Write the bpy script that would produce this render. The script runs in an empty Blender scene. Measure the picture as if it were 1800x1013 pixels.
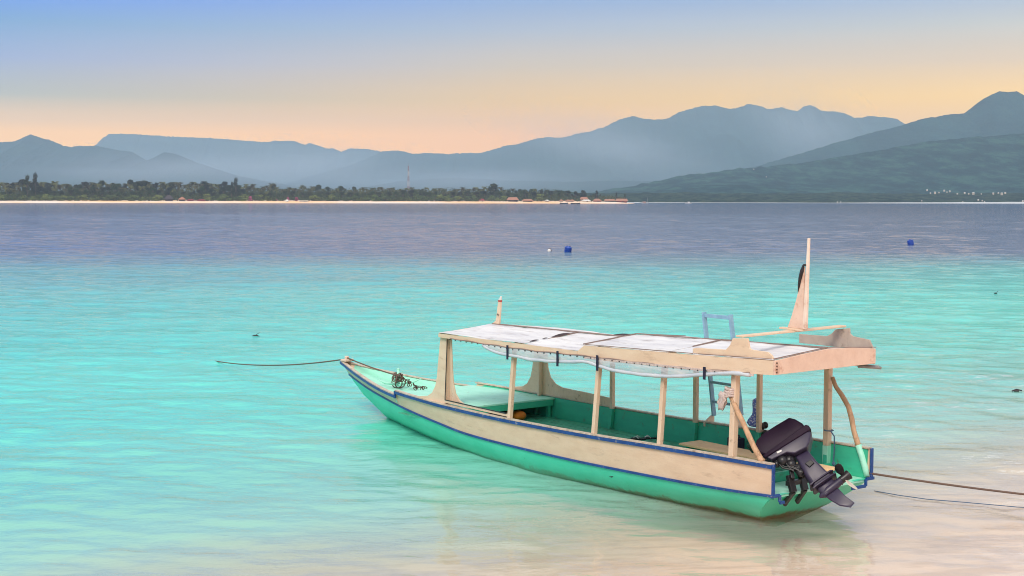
import bpy, bmesh, math, random
from mathutils import Vector, Matrix, noise
R = math.radians
PI = math.pi
scene = bpy.context.scene
random.seed(7)

# ------------------------------------------------------------------ camera
FPX = 2423.2; HCAM = 4.2; HY = 352.0; ROLL = 0.0019
cam = bpy.data.cameras.new('camera'); camo = bpy.data.objects.new('camera', cam)
scene.collection.objects.link(camo)
cam.sensor_width = 36.0; cam.lens = FPX / 1800 * 36.0
cam.clip_start = 0.2; cam.clip_end = 60000
pitch = math.atan((506.5 - HY) / FPX)
camo.matrix_world = Matrix.Translation((0, 0, HCAM)) @ Matrix.Rotation(PI / 2 - pitch, 4, 'X') @ Matrix.Rotation(ROLL, 4, 'Z')
scene.camera = camo
scene.render.resolution_x = 1024; scene.render.resolution_y = 576
scene.view_settings.view_transform = 'Standard'; scene.view_settings.look = 'None'
scene.view_settings.exposure = 0.34; scene.view_settings.gamma = 1
scene.cycles.use_denoising = True; scene.cycles.filter_width = 1.0
scene.cycles.max_bounces = 6; scene.cycles.volume_bounces = 1
scene.cycles.transparent_max_bounces = 12
scene.cycles.sample_clamp_indirect = 4.0
scene.cycles.caustics_reflective = False; scene.cycles.caustics_refractive = False

# ------------------------------------------------------------------ world
SUN_EL, SUN_AZ = R(48), R(200)        # azimuth from +Y clockwise: behind the camera, a little to its left
world = bpy.data.worlds.new('World'); scene.world = world; world.use_nodes = True
nt = world.node_tree; N = nt.nodes; Lk = nt.links; N.clear()
wout = N.new('ShaderNodeOutputWorld')
sky = N.new('ShaderNodeTexSky'); sky.sky_type = 'NISHITA'; sky.sun_disc = False
sky.sun_elevation = SUN_EL; sky.sun_rotation = SUN_AZ
bgn = N.new('ShaderNodeBackground'); bgn.inputs[1].default_value = 0.05
Lk.new(sky.outputs[0], bgn.inputs[0])
tc = N.new('ShaderNodeTexCoord'); sep = N.new('ShaderNodeSeparateXYZ'); Lk.new(tc.outputs['Generated'], sep.inputs[0])
def ramp(ntree, stops, interp='LINEAR'):
    r = ntree.nodes.new('ShaderNodeValToRGB'); cr = r.color_ramp; cr.interpolation = interp
    while len(cr.elements) < len(stops): cr.elements.new(0.5)
    for e, (p, c) in zip(cr.elements, stops):
        e.position = p; e.color = (c[0], c[1], c[2], 1) if len(c) == 3 else c
    return r
def mathn(ntree, op, a, b=None, c=None, clamp=False):
    m = ntree.nodes.new('ShaderNodeMath'); m.operation = op; m.use_clamp = clamp
    for i, v in enumerate((a, b, c)):
        if v is None: continue
        if isinstance(v, (int, float)): m.inputs[i].default_value = v
        else: ntree.links.new(v, m.inputs[i])
    return m.outputs[0]
def mixc(ntree, f, a, b):
    m = ntree.nodes.new('ShaderNodeMix'); m.data_type = 'RGBA'
    for s, v in ((m.inputs[0], f), (m.inputs[6], a), (m.inputs[7], b)):
        if isinstance(v, (int, float)): s.default_value = v
        elif isinstance(v, tuple): s.default_value = (v[0], v[1], v[2], 1)
        else: ntree.links.new(v, s)
    return m.outputs[2]
# z of the view direction runs 0..0.15 over the visible sky, then up to 1 overhead
SKY_Z = 0.30
zz = mathn(nt, 'DIVIDE', sep.outputs[2], SKY_Z, clamp=True)
SKYTAB = [[(3.138, 1.311, 0.000), (2.562, 1.139, 0.000), (0.645, 0.565, 0.361), (0.325, 0.407, 0.711), (0.110, 0.338, 0.689), (0.006, 0.215, 1.040)],
 [(2.488, 0.930, 0.000), (2.248, 0.881, 0.000), (1.450, 0.718, 0.000), (0.878, 0.621, 0.359), (0.486, 0.513, 0.601), (0.228, 0.388, 0.738)],
 [(2.467, 1.129, 0.000), (2.467, 1.129, 0.000), (1.988, 1.031, 0.000), (1.156, 0.760, 0.379), (0.736, 0.682, 0.580), (0.346, 0.480, 0.727)]]
SKYY = [350, 240, 180, 120, 60, 0]
TOPC = (.66, .70, .75)
cols = []
for row in SKYTAB:
    st = [((352 - y) / FPX / SKY_Z, c) for y, c in zip(SKYY, row)] + [(.75, tuple(.5 * a + .5 * b_ for a, b_ in zip(row[-1], TOPC))), (1.0, TOPC)]
    r_ = ramp(nt, st); Lk.new(zz, r_.inputs[0]); cols.append(r_.outputs[0])
az = mathn(nt, 'MULTIPLY', sep.outputs[0], 2.76, clamp=True)
az2 = mathn(nt, 'MULTIPLY', sep.outputs[0], -2.76, clamp=True)
skyc = mixc(nt, az2, mixc(nt, az, cols[1], cols[2]), cols[0])
# thin high cloud streaks, barely there
mp = N.new('ShaderNodeMapping'); mp.inputs['Scale'].default_value = (3, 3, 40); mp.inputs['Rotation'].default_value = (0, R(4), 0)
Lk.new(tc.outputs['Generated'], mp.inputs[0])
nz = N.new('ShaderNodeTexNoise'); nz.inputs['Scale'].default_value = 1.6; nz.inputs['Detail'].default_value = 5
Lk.new(mp.outputs[0], nz.inputs[0])
skyv = mathn(nt, 'MULTIPLY_ADD', nz.outputs[0], 0.10, 0.95)
hs = N.new('ShaderNodeHueSaturation'); Lk.new(skyc, hs.inputs['Color']); Lk.new(skyv, hs.inputs['Value'])
bg = N.new('ShaderNodeBackground'); bg.inputs[1].default_value = 0.92; Lk.new(hs.outputs[0], bg.inputs[0])
add = N.new('ShaderNodeMixShader'); add.inputs[0].default_value = .9; Lk.new(bgn.outputs[0], add.inputs[1]); Lk.new(bg.outputs[0], add.inputs[2])
Lk.new(add.outputs[0], wout.inputs[0])

sl = bpy.data.lights.new('sun', 'SUN'); so = bpy.data.objects.new('sun', sl); scene.collection.objects.link(so)
sl.energy = 2.35; sl.angle = R(25); sl.color = (1.0, .90, .78)
sdir = Vector((math.sin(SUN_AZ) * math.cos(SUN_EL), math.cos(SUN_AZ) * math.cos(SUN_EL), math.sin(SUN_EL)))
so.rotation_euler = sdir.to_track_quat('Z', 'Y').to_euler()

# ------------------------------------------------------------------ helpers
col = scene.collection
def tag(o, label=None, cat=None, group=None, kind=None):
    if label: o['label'] = label
    if cat: o['category'] = cat
    if group: o['group'] = group
    if kind: o['kind'] = kind
    return o
def empty(name, M=None):
    o = bpy.data.objects.new(name, None); col.objects.link(o); o.empty_display_size = .3
    if M is not None: o.matrix_world = M
    return o
class MB:
    """collects shapes; build() links ONE mesh object"""
    def __init__(s): s.v = []; s.f = []; s.mi = []
    def add(s, vs, fs, mi=0):
        n = len(s.v); s.v += [tuple(p) for p in vs]; s.f += [tuple(i + n for i in f) for f in fs]; s.mi += [mi] * len(fs); return s
    def box(s, c, d, rot=None, mi=0):
        c = Vector(c); hx, hy, hz = d[0] / 2, d[1] / 2, d[2] / 2
        P = [Vector((x, y, z)) for z in (-hz, hz) for y in (-hy, hy) for x in (-hx, hx)]
        if rot is not None: P = [rot @ p for p in P]
        return s.add([c + p for p in P], [(0, 2, 3, 1), (4, 5, 7, 6), (0, 1, 5, 4), (2, 6, 7, 3), (0, 4, 6, 2), (1, 3, 7, 5)], mi)
    def bar(s, a, b, w, h, up=(0, 0, 1), mi=0, w2=None, h2=None):
        a, b = Vector(a), Vector(b); d = (b - a).normalized(); sd = d.cross(Vector(up))
        if sd.length < 1e-4: sd = d.cross(Vector((1, 0, 0)))
        sd.normalize(); u = sd.cross(d).normalized()
        w2 = w if w2 is None else w2; h2 = h if h2 is None else h2
        P = [a - sd * w / 2 - u * h / 2, a + sd * w / 2 - u * h / 2, a + sd * w / 2 + u * h / 2, a - sd * w / 2 + u * h / 2,
             b - sd * w2 / 2 - u * h2 / 2, b + sd * w2 / 2 - u * h2 / 2, b + sd * w2 / 2 + u * h2 / 2, b - sd * w2 / 2 + u * h2 / 2]
        return s.add(P, [(0, 3, 2, 1), (4, 5, 6, 7), (0, 1, 5, 4), (1, 2, 6, 5), (2, 3, 7, 6), (3, 0, 4, 7)], mi)
    def loft(s, rings, closed=True, caps=True, mi=0):
        n = len(rings[0]); vs = [p for r in rings for p in r]; fs = []
        for i in range(len(rings) - 1):
            for j in range(n if closed else n - 1):
                k = (j + 1) % n
                fs.append((i * n + j, i * n + k, (i + 1) * n + k, (i + 1) * n + j))
        if caps and closed: fs.append(tuple(range(n))[::-1]); fs.append(tuple((len(rings) - 1) * n + j for j in range(n)))
        return s.add(vs, fs, mi)
    def tube(s, pts, r, n=8, mi=0):
        pts = [Vector(p) for p in pts]; rr = r if isinstance(r, (list, tuple)) else [r] * len(pts); rings = []; pu = None
        for i, p in enumerate(pts):
            d = (pts[min(i + 1, len(pts) - 1)] - pts[max(i - 1, 0)]).normalized()
            if pu is None: pu = d.orthogonal().normalized()
            u = (pu - d * pu.dot(d)); u = u.normalized() if u.length > 1e-6 else d.orthogonal().normalized(); pu = u; w = d.cross(u)
            rings.append([p + (u * math.cos(2 * PI * k / n) + w * math.sin(2 * PI * k / n)) * rr[i] for k in range(n)])
        return s.loft(rings, mi=mi)
    def prism(s, poly, fn, w0, w1, mi=0):
        """poly of (a,b); fn(a,b,w) -> point; thickness w0..w1"""
        n = len(poly); vs = [fn(a, b, w0) for a, b in poly] + [fn(a, b, w1) for a, b in poly]
        fs = [tuple(range(n))[::-1], tuple(range(n, 2 * n))] + [(i, (i + 1) % n, n + (i + 1) % n, n + i) for i in range(n)]
        return s.add(vs, fs, mi)
    def ball(s, c, r, seg=10, ring=7, mi=0):
        r = (r, r, r) if isinstance(r, (int, float)) else r; rings = []
        for i in range(ring + 1):
            t = PI * i / ring; rr = max(math.sin(t), 1e-3)
            rings.append([(c[0] + r[0] * rr * math.cos(2 * PI * k / seg), c[1] + r[1] * rr * math.sin(2 * PI * k / seg), c[2] + r[2] * math.cos(t)) for k in range(seg)])
        return s.loft(rings, mi=mi)
    def build(s, name, mat, parent=None, smooth=False, bevel=0, base=None, rec=True, M=None):
        me = bpy.data.meshes.new(name)
        vs = s.v if base is None else [tuple(Vector(p) - Vector(base)) for p in s.v]
        me.from_pydata(vs, [], s.f)
        mats = mat if isinstance(mat, (list, tuple)) else [mat]
        for m in mats: me.materials.append(m)
        if len(mats) > 1: me.polygons.foreach_set('material_index', s.mi)
        if rec:
            b = bmesh.new(); b.from_mesh(me); bmesh.ops.recalc_face_normals(b, faces=b.faces); b.to_mesh(me); b.free()
        if smooth:
            me.polygons.foreach_set('use_smooth', [True] * len(me.polygons))
            if smooth != 'all':
                b = bmesh.new(); b.from_mesh(me)
                for e in b.edges:
                    if len(e.link_faces) == 2 and e.calc_face_angle(0) > R(38): e.smooth = False
                b.to_mesh(me); b.free()
        me.update()
        o = bpy.data.objects.new(name, me); col.objects.link(o)
        if bevel:
            md = o.modifiers.new('bevel', 'BEVEL'); md.width = bevel; md.segments = 2; md.limit_method = 'ANGLE'; md.angle_limit = R(35)
        if parent is not None: o.parent = parent
        if M is not None: o.matrix_world = M
        return o

def new_mat(name):
    m = bpy.data.materials.new(name); m.use_nodes = True; t = m.node_tree
    return m, t, t.nodes['Principled BSDF'], t.nodes, t.links
def noise_node(t, vec, scale, detail=4, rough=.6, stretch=None):
    n = t.nodes.new('ShaderNodeTexNoise'); n.inputs['Scale'].default_value = scale; n.inputs['Detail'].default_value = detail; n.inputs['Roughness'].default_value = rough
    if stretch:
        mp = t.nodes.new('ShaderNodeMapping'); mp.inputs['Scale'].default_value = stretch; t.links.new(vec, mp.inputs[0]); t.links.new(mp.outputs[0], n.inputs[0])
    else: t.links.new(vec, n.inputs[0])
    return n.outputs[0]
def paint(name, c, c2=None, scale=3, rough=.5, bump=.12, bscale=30, stretch=None, stain=None, stain_amt=.0, stain_scale=4, stain_stretch=None, spec=.4, fine=None):
    """weathered paint: base colour, patchy second colour, sparse stains, grain bump"""
    m, t, p, N_, L_ = new_mat(name)
    tcn = N_.new('ShaderNodeTexCoord'); ob = tcn.outputs['Object']
    c2 = c2 or tuple(x * .8 for x in c)
    n1 = noise_node(t, ob, scale, 5, .65, stretch)
    r1 = ramp(t, [(.35, (0, 0, 0)), (.68, (1, 1, 1))]); L_.new(n1, r1.inputs[0])
    base = mixc(t, r1.outputs[0], c, c2)
    if fine:
        n3 = noise_node(t, ob, 45, 3, .7); r3 = ramp(t, [(.62, (0, 0, 0)), (.74, (1, 1, 1))]); L_.new(n3, r3.inputs[0])
        base = mixc(t, mathn(t, 'MULTIPLY', r3.outputs[0], .55), base, fine)
    if stain:
        n2 = noise_node(t, ob, stain_scale, 6, .7, stain_stretch)
        r2 = ramp(t, [(1 - stain_amt - .12, (0, 0, 0)), (1 - stain_amt + .05, (1, 1, 1))]); L_.new(n2, r2.inputs[0])
        base = mixc(t, mathn(t, 'MULTIPLY', r2.outputs[0], .8), base, stain)
    L_.new(base, p.inputs['Base Color'])
    p.inputs['Roughness'].default_value = rough; p.inputs['Specular IOR Level'].default_value = spec
    nb = noise_node(t, ob, bscale, 4, .6, stretch)
    b = N_.new('ShaderNodeBump'); b.inputs['Strength'].default_value = bump; b.inputs['Distance'].default_value = .01
    L_.new(nb, b.inputs['Height']); L_.new(b.outputs[0], p.inputs['Normal'])
    return m

M = {}
BEIGE = (.76, .59, .44); BEIGE2 = (.68, .50, .36)
M['beige'] = paint('beige_paint', BEIGE, BEIGE2, 2.2, .6, .25, 22, (1, 3, 3), (.40, .27, .19), .30, 4, (.5, 2, 2), fine=(.50, .36, .26))
M['beige_post'] = paint('beige_post_paint', (.73, .57, .43), (.63, .46, .33), 4, .55, .15, 22, (3, 3, .6), (.18, .10, .06), .30, 7, None)
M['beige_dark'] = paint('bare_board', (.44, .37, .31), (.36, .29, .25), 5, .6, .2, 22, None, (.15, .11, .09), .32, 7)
M['pinkish'] = paint('pink_beige_paint', (.78, .58, .47), (.68, .48, .38), 5, .55, .15, 22, None, (.38, .12, .04), .27, 4, fine=(.45, .30, .22))
M['green_in'] = paint('green_inside_paint', (.05, .50, .32), (.04, .42, .27), 3, .5, .12, 25, (1, 3, 3), (.12, .10, .05), .30, 6)
M['green_pale'] = paint('pale_green_paint', (.42, .84, .68), (.32, .74, .58), 3, .45, .12, 25, (1, 3, 3), (.10, .16, .10), .28, 6)
M['green_floor'] = paint('green_floor_paint', (.10, .46, .31), (.07, .36, .24), 3, .5, .2, 25, (.5, 8, 3), (.10, .08, .05), .36, 5)
M['blue'] = paint('blue_paint', (.012, .075, .29), (.01, .045, .19), 6, .45, .1, 40, None, (.45, .40, .36), .30, 14)
M['cream_cap'] = paint('cream_rail_top', (.66, .55, .45), (.45, .36, .28), 9, .6, .2, 40, None, (.20, .14, .10), .34, 12)
M['roof'] = paint('white_canopy_sheet', (.82, .80, .80), (.58, .56, .60), 1.8, .5, .5, 4, (.5, 2.5, 1), (.30, .25, .25), .34, 2.4, (.6, 3.0, 1), fine=(.55, .50, .50))
M['batten'] = paint('weathered_batten', (.30, .22, .20), (.20, .14, .12), 10, .7, .3, 30, (1, 6, 6))
M['stick'] = paint('bare_branch_wood', (.62, .40, .25), (.40, .24, .14), 9, .65, .5, 25, (2, 2, .5), (.15, .09, .05), .33, 9)
M['ladder'] = paint('light_blue_paint', (.26, .45, .60), (.18, .33, .46), 8, .5, .15, 30, None, (.12, .12, .12), .28, 9)
M['black'] = paint('black_plastic', (.012, .011, .014), (.02, .018, .022), 6, .38, .05, 40, spec=.5)
M['cowl'] = paint('dark_cowling_paint', (.020, .008, .024), (.013, .005, .017), 3, .5, .02, 20, spec=.15)
M['pan'] = paint('grey_violet_motor_paint', (.036, .026, .060), (.025, .018, .044), 4, .40, .03, 25, spec=.5)
M['prop'] = paint('bare_propeller_metal', (.72, .62, .52), (.55, .46, .38), 6, .4, .1, 30)
M['steel'] = paint('grey_metal', (.35, .33, .33), (.22, .2, .2), 9, .4, .1, 30)
M['rust'] = paint('rusty_iron', (.14, .07, .05), (.05, .035, .03), 20, .8, .6, 60)
M['rope'] = paint('brown_rope', (.20, .13, .10), (.10, .07, .06), 60, .85, .8, 120)
M['rope_pale'] = paint('pale_rope', (.45, .33, .25), (.25, .18, .14), 60, .85, .8, 120)
M['rope_blue'] = paint('blue_grey_rope', (.10, .17, .27), (.06, .10, .18), 40, .8, .5, 90)
M['orange'] = paint('orange_cloth', (.72, .19, .015), (.50, .11, .01), 6, .75, .4, 14)
M['blue_plastic'] = paint('blue_plastic_drum', (.012, .07, .42), (.01, .04, .25), 3, .35, .05, 20, spec=.5)
M['navy'] = paint('navy_webbing', (.012, .012, .035), (.02, .02, .05), 20, .8, .3, 80)
M['bench'] = paint('ochre_bench_paint', (.92, .60, .33), (.82, .50, .27), 4, .55, .15, 22, (.6, 3, 3), (.25, .14, .08), .30, 6)
M['mast_paint'] = paint('pale_cream_paint', (.84, .72, .62), (.74, .58, .48), 5, .6, .2, 25, None, (.45, .20, .10), .28, 5)
M['rag'] = paint('pale_pink_rag', (.66, .56, .52), (.40, .31, .30), 26, .85, .6, 30)
M['white'] = paint('white_paint', (.75, .73, .70), (.62, .60, .58), 5, .5, .1, 20)
M['red'] = paint('red_paint', (.50, .06, .05), (.35, .04, .04), 5, .5, .1, 20)
M['dark_wood'] = paint('dark_wood', (.06, .04, .05), (.04, .03, .03), 5, .7, .1, 20)

# blue cloth with white flowers
m, t, p, N_, L_ = new_mat('blue_flowered_cloth'); M['cloth'] = m
tcn = N_.new('ShaderNodeTexCoord'); vo = N_.new('ShaderNodeTexVoronoi'); vo.inputs['Scale'].default_value = 34; L_.new(tcn.outputs['Object'], vo.inputs[0])
r = ramp(t, [(.25, (.80, .80, .92)), (.45, (.16, .20, .60))]); L_.new(vo.outputs['Distance'], r.inputs[0]); L_.new(r.outputs[0], p.inputs['Base Color']); p.inputs['Roughness'].default_value = .85

# clear plastic sheet gone milky
m, t, p, N_, L_ = new_mat('milky_plastic_sheet'); M['plastic'] = m
tcn = N_.new('ShaderNodeTexCoord')
n1 = noise_node(t, tcn.outputs['Object'], 2.2, 3, .6, (1, 1, 5)); r1 = ramp(t, [(.35, (.50, .56, .64)), (.7, (.74, .73, .74))]); L_.new(n1, r1.inputs[0]); L_.new(r1.outputs[0], p.inputs['Base Color'])
r2 = ramp(t, [(.35, (.34,) * 3), (.66, (.66,) * 3)]); L_.new(n1, r2.inputs[0]); L_.new(r2.outputs[0], p.inputs['Alpha'])
p.inputs['Roughness'].default_value = .25
b = N_.new('ShaderNodeBump'); b.inputs['Strength'].default_value = .35; b.inputs['Distance'].default_value = .02; L_.new(noise_node(t, tcn.outputs['Object'], 5, 3, .6, (1, 1, 6)), b.inputs['Height']); L_.new(b.outputs[0], p.inputs['Normal'])

# green bottom paint with algae at the waterline (a real growth band following the hull)
m, t, p, N_, L_ = new_mat('green_bottom_paint'); M['hull'] = m
tcn = N_.new('ShaderNodeTexCoord'); ob = tcn.outputs['Object']
sp = N_.new('ShaderNodeSeparateXYZ'); L_.new(ob, sp.inputs[0])
n1 = noise_node(t, ob, 2.0, 5, .6, (1, 1, 2)); r1 = ramp(t, [(.35, (.05, .60, .39)), (.7, (.085, .67, .46))]); L_.new(n1, r1.inputs[0])
n2 = noise_node(t, ob, 5.0, 7, .75, (1, 1, .7))
zb = mathn(t, 'MULTIPLY_ADD', n2, .26, -.13); zb = mathn(t, 'ADD', zb, sp.outputs[2])
r2 = ramp(t, [(.0, (1, 1, 1)), (.045, (.85, .85, .85)), (.085, (.12, .12, .12)), (.16, (0, 0, 0))]); L_.new(zb, r2.inputs[0])
n3 = noise_node(t, ob, 22, 4, .7); r3 = ramp(t, [(.35, (.10, .12, .03)), (.6, (.20, .10, .03))]); L_.new(n3, r3.inputs[0])
xg = mathn(t, 'MULTIPLY_ADD', sp.outputs[0], -.11, 1.05, clamp=True)
base = mixc(t, mathn(t, 'MULTIPLY', r2.outputs[0], xg), r1.outputs[0], r3.outputs[0])
n4 = noise_node(t, ob, 7, 6, .75, (1, 1, .3)); r4 = ramp(t, [(.66, (0, 0, 0)), (.72, (1, 1, 1))]); L_.new(n4, r4.inputs[0])
base = mixc(t, mathn(t, 'MULTIPLY', r4.outputs[0], .5), base, (.22, .11, .03))
n5 = noise_node(t, ob, 3.0, 6, .75, (.5, 1, 3)); r5 = ramp(t, [(.56, (0, 0, 0)), (.70, (1, 1, 1))]); L_.new(n5, r5.inputs[0])
base = mixc(t, mathn(t, 'MULTIPLY', r5.outputs[0], .35), base, (.20, .60, .46))
n6 = noise_node(t, ob, 26, 4, .7, (1, 1, .35)); r6 = ramp(t, [(.66, (0, 0, 0)), (.72, (1, 1, 1))]); L_.new(n6, r6.inputs[0])
base = mixc(t, mathn(t, 'MULTIPLY', r6.outputs[0], .5), base, (.05, .16, .10))
L_.new(base, p.inputs['Base Color']); p.inputs['Roughness'].default_value = .35
b = N_.new('ShaderNodeBump'); b.inputs['Strength'].default_value = .15; b.inputs['Distance'].default_value = .02; L_.new(noise_node(t, ob, 8, 4), b.inputs['Height']); L_.new(b.outputs[0], p.inputs['Normal'])

def px_x(X, D): return D * (X - 900) / FPX
def hor(X): return HY + (X - 900) * ROLL
def px_z(X, Y, D): return HCAM + D * (hor(X) - Y) / FPX
def ground_pt(X, Y, z=0):
    D = FPX * (HCAM - z) / (Y - hor(X)); return Vector((px_x(X, D), D, z))

# ------------------------------------------------------------------ seabed and sea
SN = (-.59, .81)         # direction in which the beach shelves away
def grid(name, xs, ys, zf, mat, kind='structure', smooth=True):
    vs = [(x, y, zf(x, y)) for y in ys for x in xs]; nx = len(xs)
    fs = [(j * nx + i, j * nx + i + 1, (j + 1) * nx + i + 1, (j + 1) * nx + i) for j in range(len(ys) - 1) for i in range(nx - 1)]
    me = bpy.data.meshes.new(name); me.from_pydata(vs, [], fs); me.materials.append(mat)
    if smooth: me.polygons.foreach_set('use_smooth', [True] * len(me.polygons))
    o = bpy.data.objects.new(name, me); col.objects.link(o)
    if kind: o['kind'] = kind
    return o
def bed(x, y):
    s = x * SN[0] + y * SN[1] - 6.0 + .5 * noise.noise(Vector((x * .15, y * .15, 0)))
    d = .055 * s if s < 30 else 1.65 + (s - 30) * .03
    return -min(d, 25) if s > -40 else 2.2
xs = [-30000, -12000, -4000, -1200, -400, -150, -80, -50] + [-30 + i * .8 for i in range(88)] + [60, 90, 160, 400, 1200, 4000, 12000, 30000]
ys = [-3000, -600, -100, -30, -10, 0] + [6 + i * .8 for i in range(70)] + [70, 90, 120, 200, 500, 1500, 5000, 15000, 30000]
m, t, p, N_, L_ = new_mat('sand'); M['sand'] = m
geo = N_.new('ShaderNodeNewGeometry'); pos = geo.outputs['Position']
n1 = noise_node(t, pos, .7, 5, .6); r1 = ramp(t, [(.3, (.98, .70, .59)), (.7, (.93, .63, .52))]); L_.new(n1, r1.inputs[0])
n2 = noise_node(t, pos, 1.3, 5, .65, (.5, 1.7, 1)); r2 = ramp(t, [(.48, (0, 0, 0)), (.60, (1, 1, 1))]); L_.new(n2, r2.inputs[0])
L_.new(mixc(t, mathn(t, 'MULTIPLY', r2.outputs[0], .5), r1.outputs[0], (.58, .36, .27)), p.inputs['Base Color']); p.inputs['Roughness'].default_value = .9  # darker streaks: ripple shading of the shallows painted into the sand
seabed = grid('seabed', xs, ys, bed, M['sand'])

m, t, p, N_, L_ = new_mat('sea_water'); M['water'] = m
out = N_['Material Output']; N_.remove(p)
geo = N_.new('ShaderNodeNewGeometry'); pos = geo.outputs['Position']; sp = N_.new('ShaderNodeSeparateXYZ'); L_.new(pos, sp.inputs[0])
X_, Y_ = sp.outputs[0], sp.outputs[1]
wob = noise_node(t, pos, .07, 4, .6)
wob = mathn(t, 'MULTIPLY_ADD', wob, 6.0, -3.0)
s_ = mathn(t, 'ADD', mathn(t, 'MULTIPLY', X_, SN[0]), mathn(t, 'MULTIPLY', Y_, SN[1])); s_ = mathn(t, 'ADD', s_, wob)
# colour of the water body by how far out it lies
sr = mathn(t, 'DIVIDE', mathn(t, 'ADD', s_, -6.0), 60.0, clamp=True)
near = ramp(t, [(0, (.96, .68, .58)), (.07, (.95, .69, .59)), (.108, (.88, .71, .61)), (.14, (.62, .77, .66)), (.165, (.40, .78, .66)), (.235, (.22, .80, .66)), (.31, (.12, .81, .66)), (.45, (.10, .75, .63)), (.65, (.105, .63, .57)), (1, (.13, .52, .52))])
L_.new(sr, near.inputs[0])
big = noise_node(t, pos, .016, 3, .6, (.35, 1.6, 1))
edge = mathn(t, 'MULTIPLY_ADD', big, 46.0, -23.0)
yr = mathn(t, 'ADD', Y_, edge)
yr = mathn(t, 'ADD', yr, mathn(t, 'MULTIPLY', X_, -.12))
dr = N_.new('ShaderNodeMapRange'); dr.inputs[1].default_value = 62; dr.inputs[2].default_value = 118; dr.interpolation_type = 'SMOOTHSTEP'; L_.new(yr, dr.inputs[0])
patch = noise_node(t, pos, .05, 4, .6, (.4, 1.8, 1)); pr = ramp(t, [(.42, (0, 0, 0)), (.66, (1, 1, 1))]); L_.new(patch, pr.inputs[0])
deepc = mixc(t, pr.outputs[0], (.088, .132, .265), (.102, .146, .275))
nearc = mixc(t, mathn(t, 'MULTIPLY', pr.outputs[0], .25), near.outputs[0], (.04, .42, .42))
body = mixc(t, dr.outputs[0], nearc, deepc)
# opacity of the water column
ar = ramp(t, [(0, (.03,) * 3), (.067, (.12,) * 3), (.12, (.34,) * 3), (.165, (.70,) * 3), (.27, (.86,) * 3), (.45, (1,) * 3)]); L_.new(sr, ar.inputs[0]); alpha = ar.outputs[0]
# ripples
h1 = noise_node(t, pos, 1.6, 4, .62, (.7, 1.25, 1))
h2 = noise_node(t, pos, 6.5, 4, .6, (.8, 1.2, 1))
h3 = noise_node(t, pos, .22, 3, .55, (.5, 1.3, 1))
hh = mathn(t, 'ADD', mathn(t, 'MULTIPLY', h1, .04), mathn(t, 'MULTIPLY', h2, .014)); hh = mathn(t, 'ADD', hh, mathn(t, 'MULTIPLY', h3, .11))
bp = N_.new('ShaderNodeBump'); bsr = N_.new('ShaderNodeMapRange'); bsr.inputs[1].default_value = 12; bsr.inputs[2].default_value = 50; bsr.inputs[3].default_value = .30; bsr.inputs[4].default_value = 1.0; L_.new(s_, bsr.inputs[0]); L_.new(bsr.outputs[0], bp.inputs['Strength']); bp.inputs['Distance'].default_value = 1.0; L_.new(hh, bp.inputs['Height'])
fn = noise_node(t, pos, 3.2, 6, .8, (.6, 1.3, 1)); fr_ = ramp(t, [(.535, (0, 0, 0)), (.575, (1, 1, 1))]); L_.new(fn, fr_.inputs[0])
fz = noise_node(t, pos, .33, 3, .6); fzr = ramp(t, [(.44, (0, 0, 0)), (.64, (1, 1, 1))]); L_.new(fz, fzr.inputs[0])
fx = mathn(t, 'MULTIPLY_ADD', X_, .25, -.9, clamp=True); fs_ = N_.new('ShaderNodeMapRange'); fs_.inputs[1].default_value = 27; fs_.inputs[2].default_value = 20; L_.new(s_, fs_.inputs[0])
foam_glint = mathn(t, 'MULTIPLY', mathn(t, 'MULTIPLY', fr_.outputs[0], fzr.outputs[0]), mathn(t, 'MULTIPLY', mathn(t, 'MULTIPLY', fx, fs_.outputs[0]), .8))
body = mixc(t, foam_glint, body, (.95, .95, .93)); alpha = mathn(t, 'MAXIMUM', alpha, foam_glint)  # white foam flecks and sun glitter painted into the water colour
diff = N_.new('ShaderNodeBsdfDiffuse'); L_.new(body, diff.inputs[0]); L_.new(bp.outputs[0], diff.inputs[1])
tr = N_.new('ShaderNodeBsdfTransparent'); trr = ramp(t, [(0, (.99, .99, .98)), (.12, (.88, .98, .93)), (.30, (.50, .95, .86)), (.6, (.3, .85, .8))]); L_.new(sr, trr.inputs[0]); L_.new(trr.outputs[0], tr.inputs[0])
mx = N_.new('ShaderNodeMixShader'); L_.new(alpha, mx.inputs[0]); L_.new(tr.outputs[0], mx.inputs[1]); L_.new(diff.outputs[0], mx.inputs[2])
gl = N_.new('ShaderNodeBsdfGlossy'); gl.inputs['Roughness'].default_value = .045; L_.new(bp.outputs[0], gl.inputs['Normal'])
fr = N_.new('ShaderNodeFresnel'); fr.inputs[0].default_value = 1.33; L_.new(bp.outputs[0], fr.inputs[1])
frm = N_.new('ShaderNodeMapRange'); frm.inputs[1].default_value = 22; frm.inputs[2].default_value = 40; frm.inputs[3].default_value = 1.3; frm.inputs[4].default_value = 1.0; L_.new(s_, frm.inputs[0])
mx2 = N_.new('ShaderNodeMixShader'); L_.new(mathn(t, 'MULTIPLY', mathn(t, 'MINIMUM', mathn(t, 'MULTIPLY', fr.outputs[0], frm.outputs[0]), .64), mathn(t, 'SUBTRACT', 1.0, geo.outputs['Backfacing'])), mx2.inputs[0]); L_.new(mx.outputs[0], mx2.inputs[1]); L_.new(gl.outputs[0], mx2.inputs[2])
L_.new(mx2.outputs[0], out.inputs[0])
import numpy as np
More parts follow.
